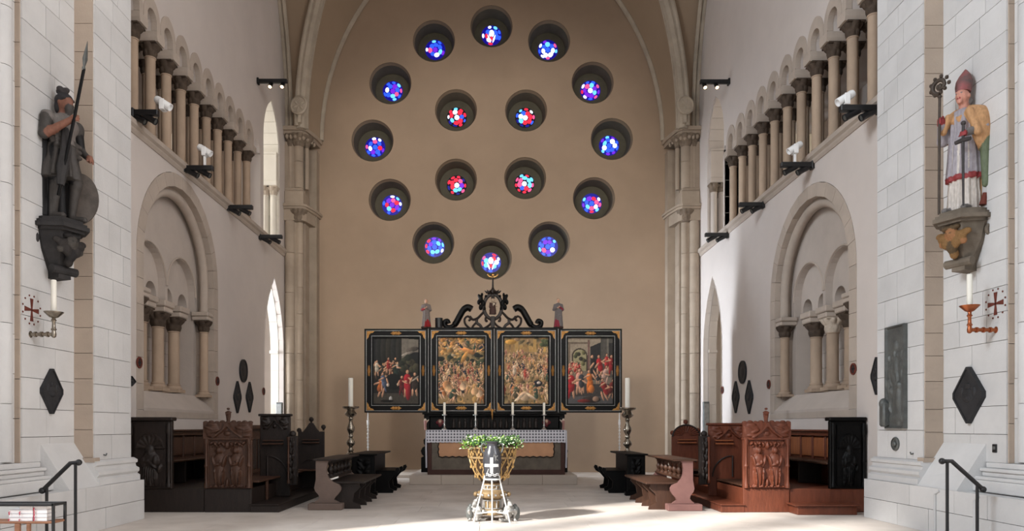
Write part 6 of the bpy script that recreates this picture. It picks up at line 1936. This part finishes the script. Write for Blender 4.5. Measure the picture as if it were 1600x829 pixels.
o = thing('wall_hook', 'tiny metal hook low on the left pier', 'hook', (-6.26, p.y, p.z))
MB().tube([(-6.245, p.y, p.z), (-6.20, p.y, p.z-.01), (-6.19, p.y, p.z+.025)], .012, 6).build('hook', M['grey_bronze'], o)
p = PW(1557, 700, 7.12)
o = thing('wall_socket', 'small black wall socket low on the right pier', 'socket', (7.12, p.y, p.z))
MB().bbox(7.12-.035, 7.105, p.y-.045, p.y+.045, p.z-.06, p.z+.06, .006).build('plate', M['black_metal'], o)
MB().bbox(7.12-.043, 7.12-.03, p.y-.025, p.y+.025, p.z-.015, p.z+.03, .004).build('cover', M['grey_bronze'], o)
# slim grey boxes standing inside the doorways
for s, px, py0 in ((-1, 436, 628), (1, 1104, 627)):
    y = 24.3
    x = (px-CX)*y/F
    o = thing('slim_panel', 'slim grey upright panel beside the %s doorway' % ('left' if s < 0 else 'right'), 'loudspeaker', (x, y, 0))
    MB().bbox(x-.10, x+.10, y, y+.12, .08, H+(CY-py0)*y/F, .015).build('housing', M['grey_bronze'], o)
    MB().bbox(x-.16, x+.16, y-.08, y+.2, 0, .08, .015).build('foot', M['black_metal'], o)
    MB().box(x-.075, x+.075, y-.008, y, .25, H+(CY-py0)*y/F-.06).build('front_strip', M['silver_line'], o)

# =================================================================== SPOTLIGHTS
lens_on = mat_glow('lit_lens', (255, 222, 180), 4.0)
def light_bar(s, px, py, length, lit, label):
    p = PW(px, py, W)
    y, z = p.y, p.z
    o = thing('spotlight_bar', label, 'spotlight', (s*W, y, z), 'black spotlight bars')
    xa, xb = s*(W-.002), s*(W-length)
    MB().bbox(xa, xb, y-.06, y+.06, z-.05, z+.06, .012).build('bar', M['black_metal'], o)
    MB().bbox(s*(W+.0), s*(W-.06), y-.08, y+.08, z-.09, z+.09, .01).build('bracket', M['black_metal'], o)
    for k, f in enumerate((.45, .85)):
        x = s*(W-length*f)
        h = MB().lathe([(.0, -.16), (.055, -.16), (.06, -.14), (.06, .10), (.066, .11), (.066, .15), (.055, .15), (.05, .12), (0, .12)], 14, caps=False)
        if lit: rot = Matrix.Rotation(-radians(115), 4, 'X') @ Matrix.Rotation(s*radians(25), 4, 'Y')
        else: rot = Matrix.Rotation(s*radians(112), 4, 'Y')
        h.xf(Matrix.Translation((x - (0 if lit else -s*.10), y, z-.10)) @ (Matrix.Rotation(radians(140), 4, 'X') if lit else Matrix.Rotation(-s*radians(118), 4, 'Y')))
        hd_ = h.build('spot_head', M['black_metal'], o, smooth=True)
        l = MB().lathe([(0, .122), (.052, .122), (.052, .135), (0, .14)], 14, caps=False)
        l.xf(Matrix.Translation((x - (0 if lit else -s*.10), y, z-.10)) @ (Matrix.Rotation(radians(140), 4, 'X') if lit else Matrix.Rotation(-s*radians(118), 4, 'Y')))
        l.build('lens', lens_on if lit else M['grey_bronze'], hd_, smooth=True)
    return o
BARS = {-1: ((206, 177, .52), (286, 263, .69), (355, 324, .68), (405, 370, .70)), 1: ((1376, 170, .74), (1271, 258, .72), (1194, 320, .66), (1138, 367, .70))}
nm_ = ['nearest the pier', 'second from the pier', 'third from the pier', 'farthest from the pier']
for s in (-1, 1):
    sd_ = 'left' if s < 0 else 'right'
    for k, (px, py, ln_) in enumerate(BARS[s]):
        light_bar(s, px, py, ln_, False, 'black unlit spotlight bar under the %s gallery, %s' % (sd_, nm_[k]))
    px, py, ln_ = ((402, 127, .90), (1140, 128, .88))[0 if s < 0 else 1]
    light_bar(s, px, py, ln_, True, 'black spotlight bar with two lit lamps high on the %s wall' % sd_)
def white_spot(s, px, py, label, bar):
    y = PW(bar[0], bar[1], W).y
    p = P(px, py, y)
    x, z = p.x, p.z
    zb = PW(bar[0], bar[1], W).z + .058
    z = max(z, zb+.12)
    o = thing('white_spotlight', label, 'spotlight', (x, y, zb), 'white spotlights on the black bars')
    MB().bbox(x-.025, x+.025, y-.025, y+.025, zb, z-.08, .006).build('stem', M['white_paint'], o)
    h = MB().lathe([(0, -.17), (.06, -.17), (.075, -.13), (.075, .17), (.065, .17), (.06, .12), (0, .12)], 14, caps=False)
    h.xf(Matrix.Translation((x, y, z+.02)) @ Matrix.Rotation(-s*radians(122), 4, 'Y')).build('housing', M['white_paint'], o, smooth=True)
    MB().bbox(x-.05, x+.05, y-.09, y-.075, z-.10, z+.08, .006).bbox(x-.05, x+.05, y+.075, y+.09, z-.10, z+.08, .006).bbox(x-.05, x+.05, y-.09, y+.09, z-.12, z-.10, .006).build('yoke', M['white_paint'], o)
white_spot(-1, 255, 170, 'white cylindrical spotlight by the left gallery columns near the pier', BARS[-1][0])
white_spot(-1, 320, 236, 'white cylindrical spotlight by the middle of the left gallery', BARS[-1][1])
white_spot(1, 1321, 160, 'white cylindrical spotlight by the right gallery columns near the pier', BARS[1][0])
white_spot(1, 1242, 232, 'white cylindrical spotlight by the middle of the right gallery', BARS[1][1])

# =================================================================== HANDRAILS, BOOK STAND
for s, (tx, ty), (kx, ky), (bx, by), posts in ((-1, (123, 722), (110, 723), (66, 766), (118, 73)), (1, (1472, 720), (1487, 720), (1536, 764), (1480, 1527))):
    d = 9.6
    sd_ = 'left' if s < 0 else 'right'
    a, b, c = P(tx, ty, d), P(kx, ky, d), P(bx, by, d)
    o = thing('handrail', 'black iron handrail sloping down outwards before the %s pier' % sd_, 'handrail', (P(posts[0], 800, d).x, d, 0))
    MB().tube([a, b, c], .028, 10).build('rail', M['black_metal'], o, smooth=True)
    for q_ in (a, c): MB().ball(q_, .042, 10, 7).build('rail_end', M['black_metal'], o, smooth=True)
    for k, px in enumerate(posts):
        x = P(px, 0, d).x
        z = a.z if k == 0 else b.z + (c.z-b.z)*(x-b.x)/(c.x-b.x)
        MB().tube([(x, d, 0), (x, d, z)], .02, 8).build('post', M['black_metal'], o, smooth=True)
        MB().lathe([(.05, 0), (.05, .012), (.025, .02)], 12, (x, d, 0)).build('foot_plate', M['black_metal'], o, smooth=True)
# stand with prayer books, bottom left
d = 8.0
xr = P(85, 0, d).x
zt_ = H+(CY-786)*d/F
zs_ = H+(CY-814)*d/F
o = thing('book_stand', 'black metal stand with a light wooden shelf of books at the bottom left', 'stand', (xr-.45, d, 0))
for x in (xr-.012, xr-.95):
    for y in (d, d+.22):
        MB().bbox(x-.014, x+.014, y-.014, y+.014, 0, zt_, .004).build('post', M['black_metal'], o)
MB().bbox(xr-.97, xr+.0, d-.014, d+.014, zt_-.03, zt_, .004).bbox(xr-.97, xr+.0, d+.206, d+.234, zt_-.03, zt_, .004).bbox(xr-.026, xr+.002, d, d+.22, zt_-.03, zt_, .004).bbox(xr-.964, xr-.936, d, d+.22, zt_-.03, zt_, .004).build('top_frame', M['black_metal'], o)
MB().bbox(xr-.95, xr-.01, d-.01, d+.24, zs_-.025, zs_, .006).build('shelf', M['shelf_wood'], o)
MB().bbox(xr-.95, xr-.01, d-.01, d+.24, .18, .205, .006).build('lower_shelf', M['shelf_wood'], o)
MB().bbox(xr-.30, xr-.26, d-.012, d+.02, .205, zs_-.025, .006).bbox(xr-.43, xr-.37, d-.012, d+.02, .205, zs_-.025, .006).build('brace', M['shelf_wood'], o)
MB().box(xr-.93, xr-.36, d+.226, d+.236, zs_, zt_-.03).build('back_panel', mat('frosted_panel', (196, 196, 192), .5, .04, 4), o)
cover = mat('book_cover', (200, 196, 198), .6, .08, 20)
n_ = 0
stacks = (('right', xr-.165, 4, .15), ('middle', xr-.325, 4, .15), ('left', xr-.455, 3, .12))
lv = {0: 'lowest', 1: 'second', 2: 'third', 3: 'topmost'}
for nm, x, k, wd_ in stacks:
    z = zs_+.001
    for i in range(k):
        h = .040
        jx = random.uniform(-.004, .004)
        top = (i == k-1)
        bk = thing('prayer_book', 'white-edged prayer book, %s of the %s stack on the black stand' % ('topmost' if top else lv[i], nm), 'book', (x+jx, d+.05, z), 'prayer books on the stand')
        MB().box(x+jx-wd_/2+.004, x+jx+wd_/2-.004, d+.024, d+.175, z+.004, z+h-.004).build('pages', M['paper'], bk)
        MB().bbox(x+jx-wd_/2, x+jx+wd_/2, d+.02, d+.18, z, z+.004, .001).bbox(x+jx-wd_/2, x+jx+wd_/2, d+.02, d+.18, z+h-.004, z+h, .001).box(x+jx-wd_/2, x+jx+wd_/2, d+.175, d+.18, z, z+h).build('cover', cover, bk)
        if (i % 2 == 0) or nm == 'right':
            MB().tube([(x+jx-wd_/2+.012, d+.022, z+h*.5), (x+jx-wd_/2+.010, d+.010, z+h*.4), (x+jx-wd_/2+.016, d+.008, z-.015 if i else z+.004)], .005, 5).build('ribbon', M['ribbon'], bk)
        z += h+.001
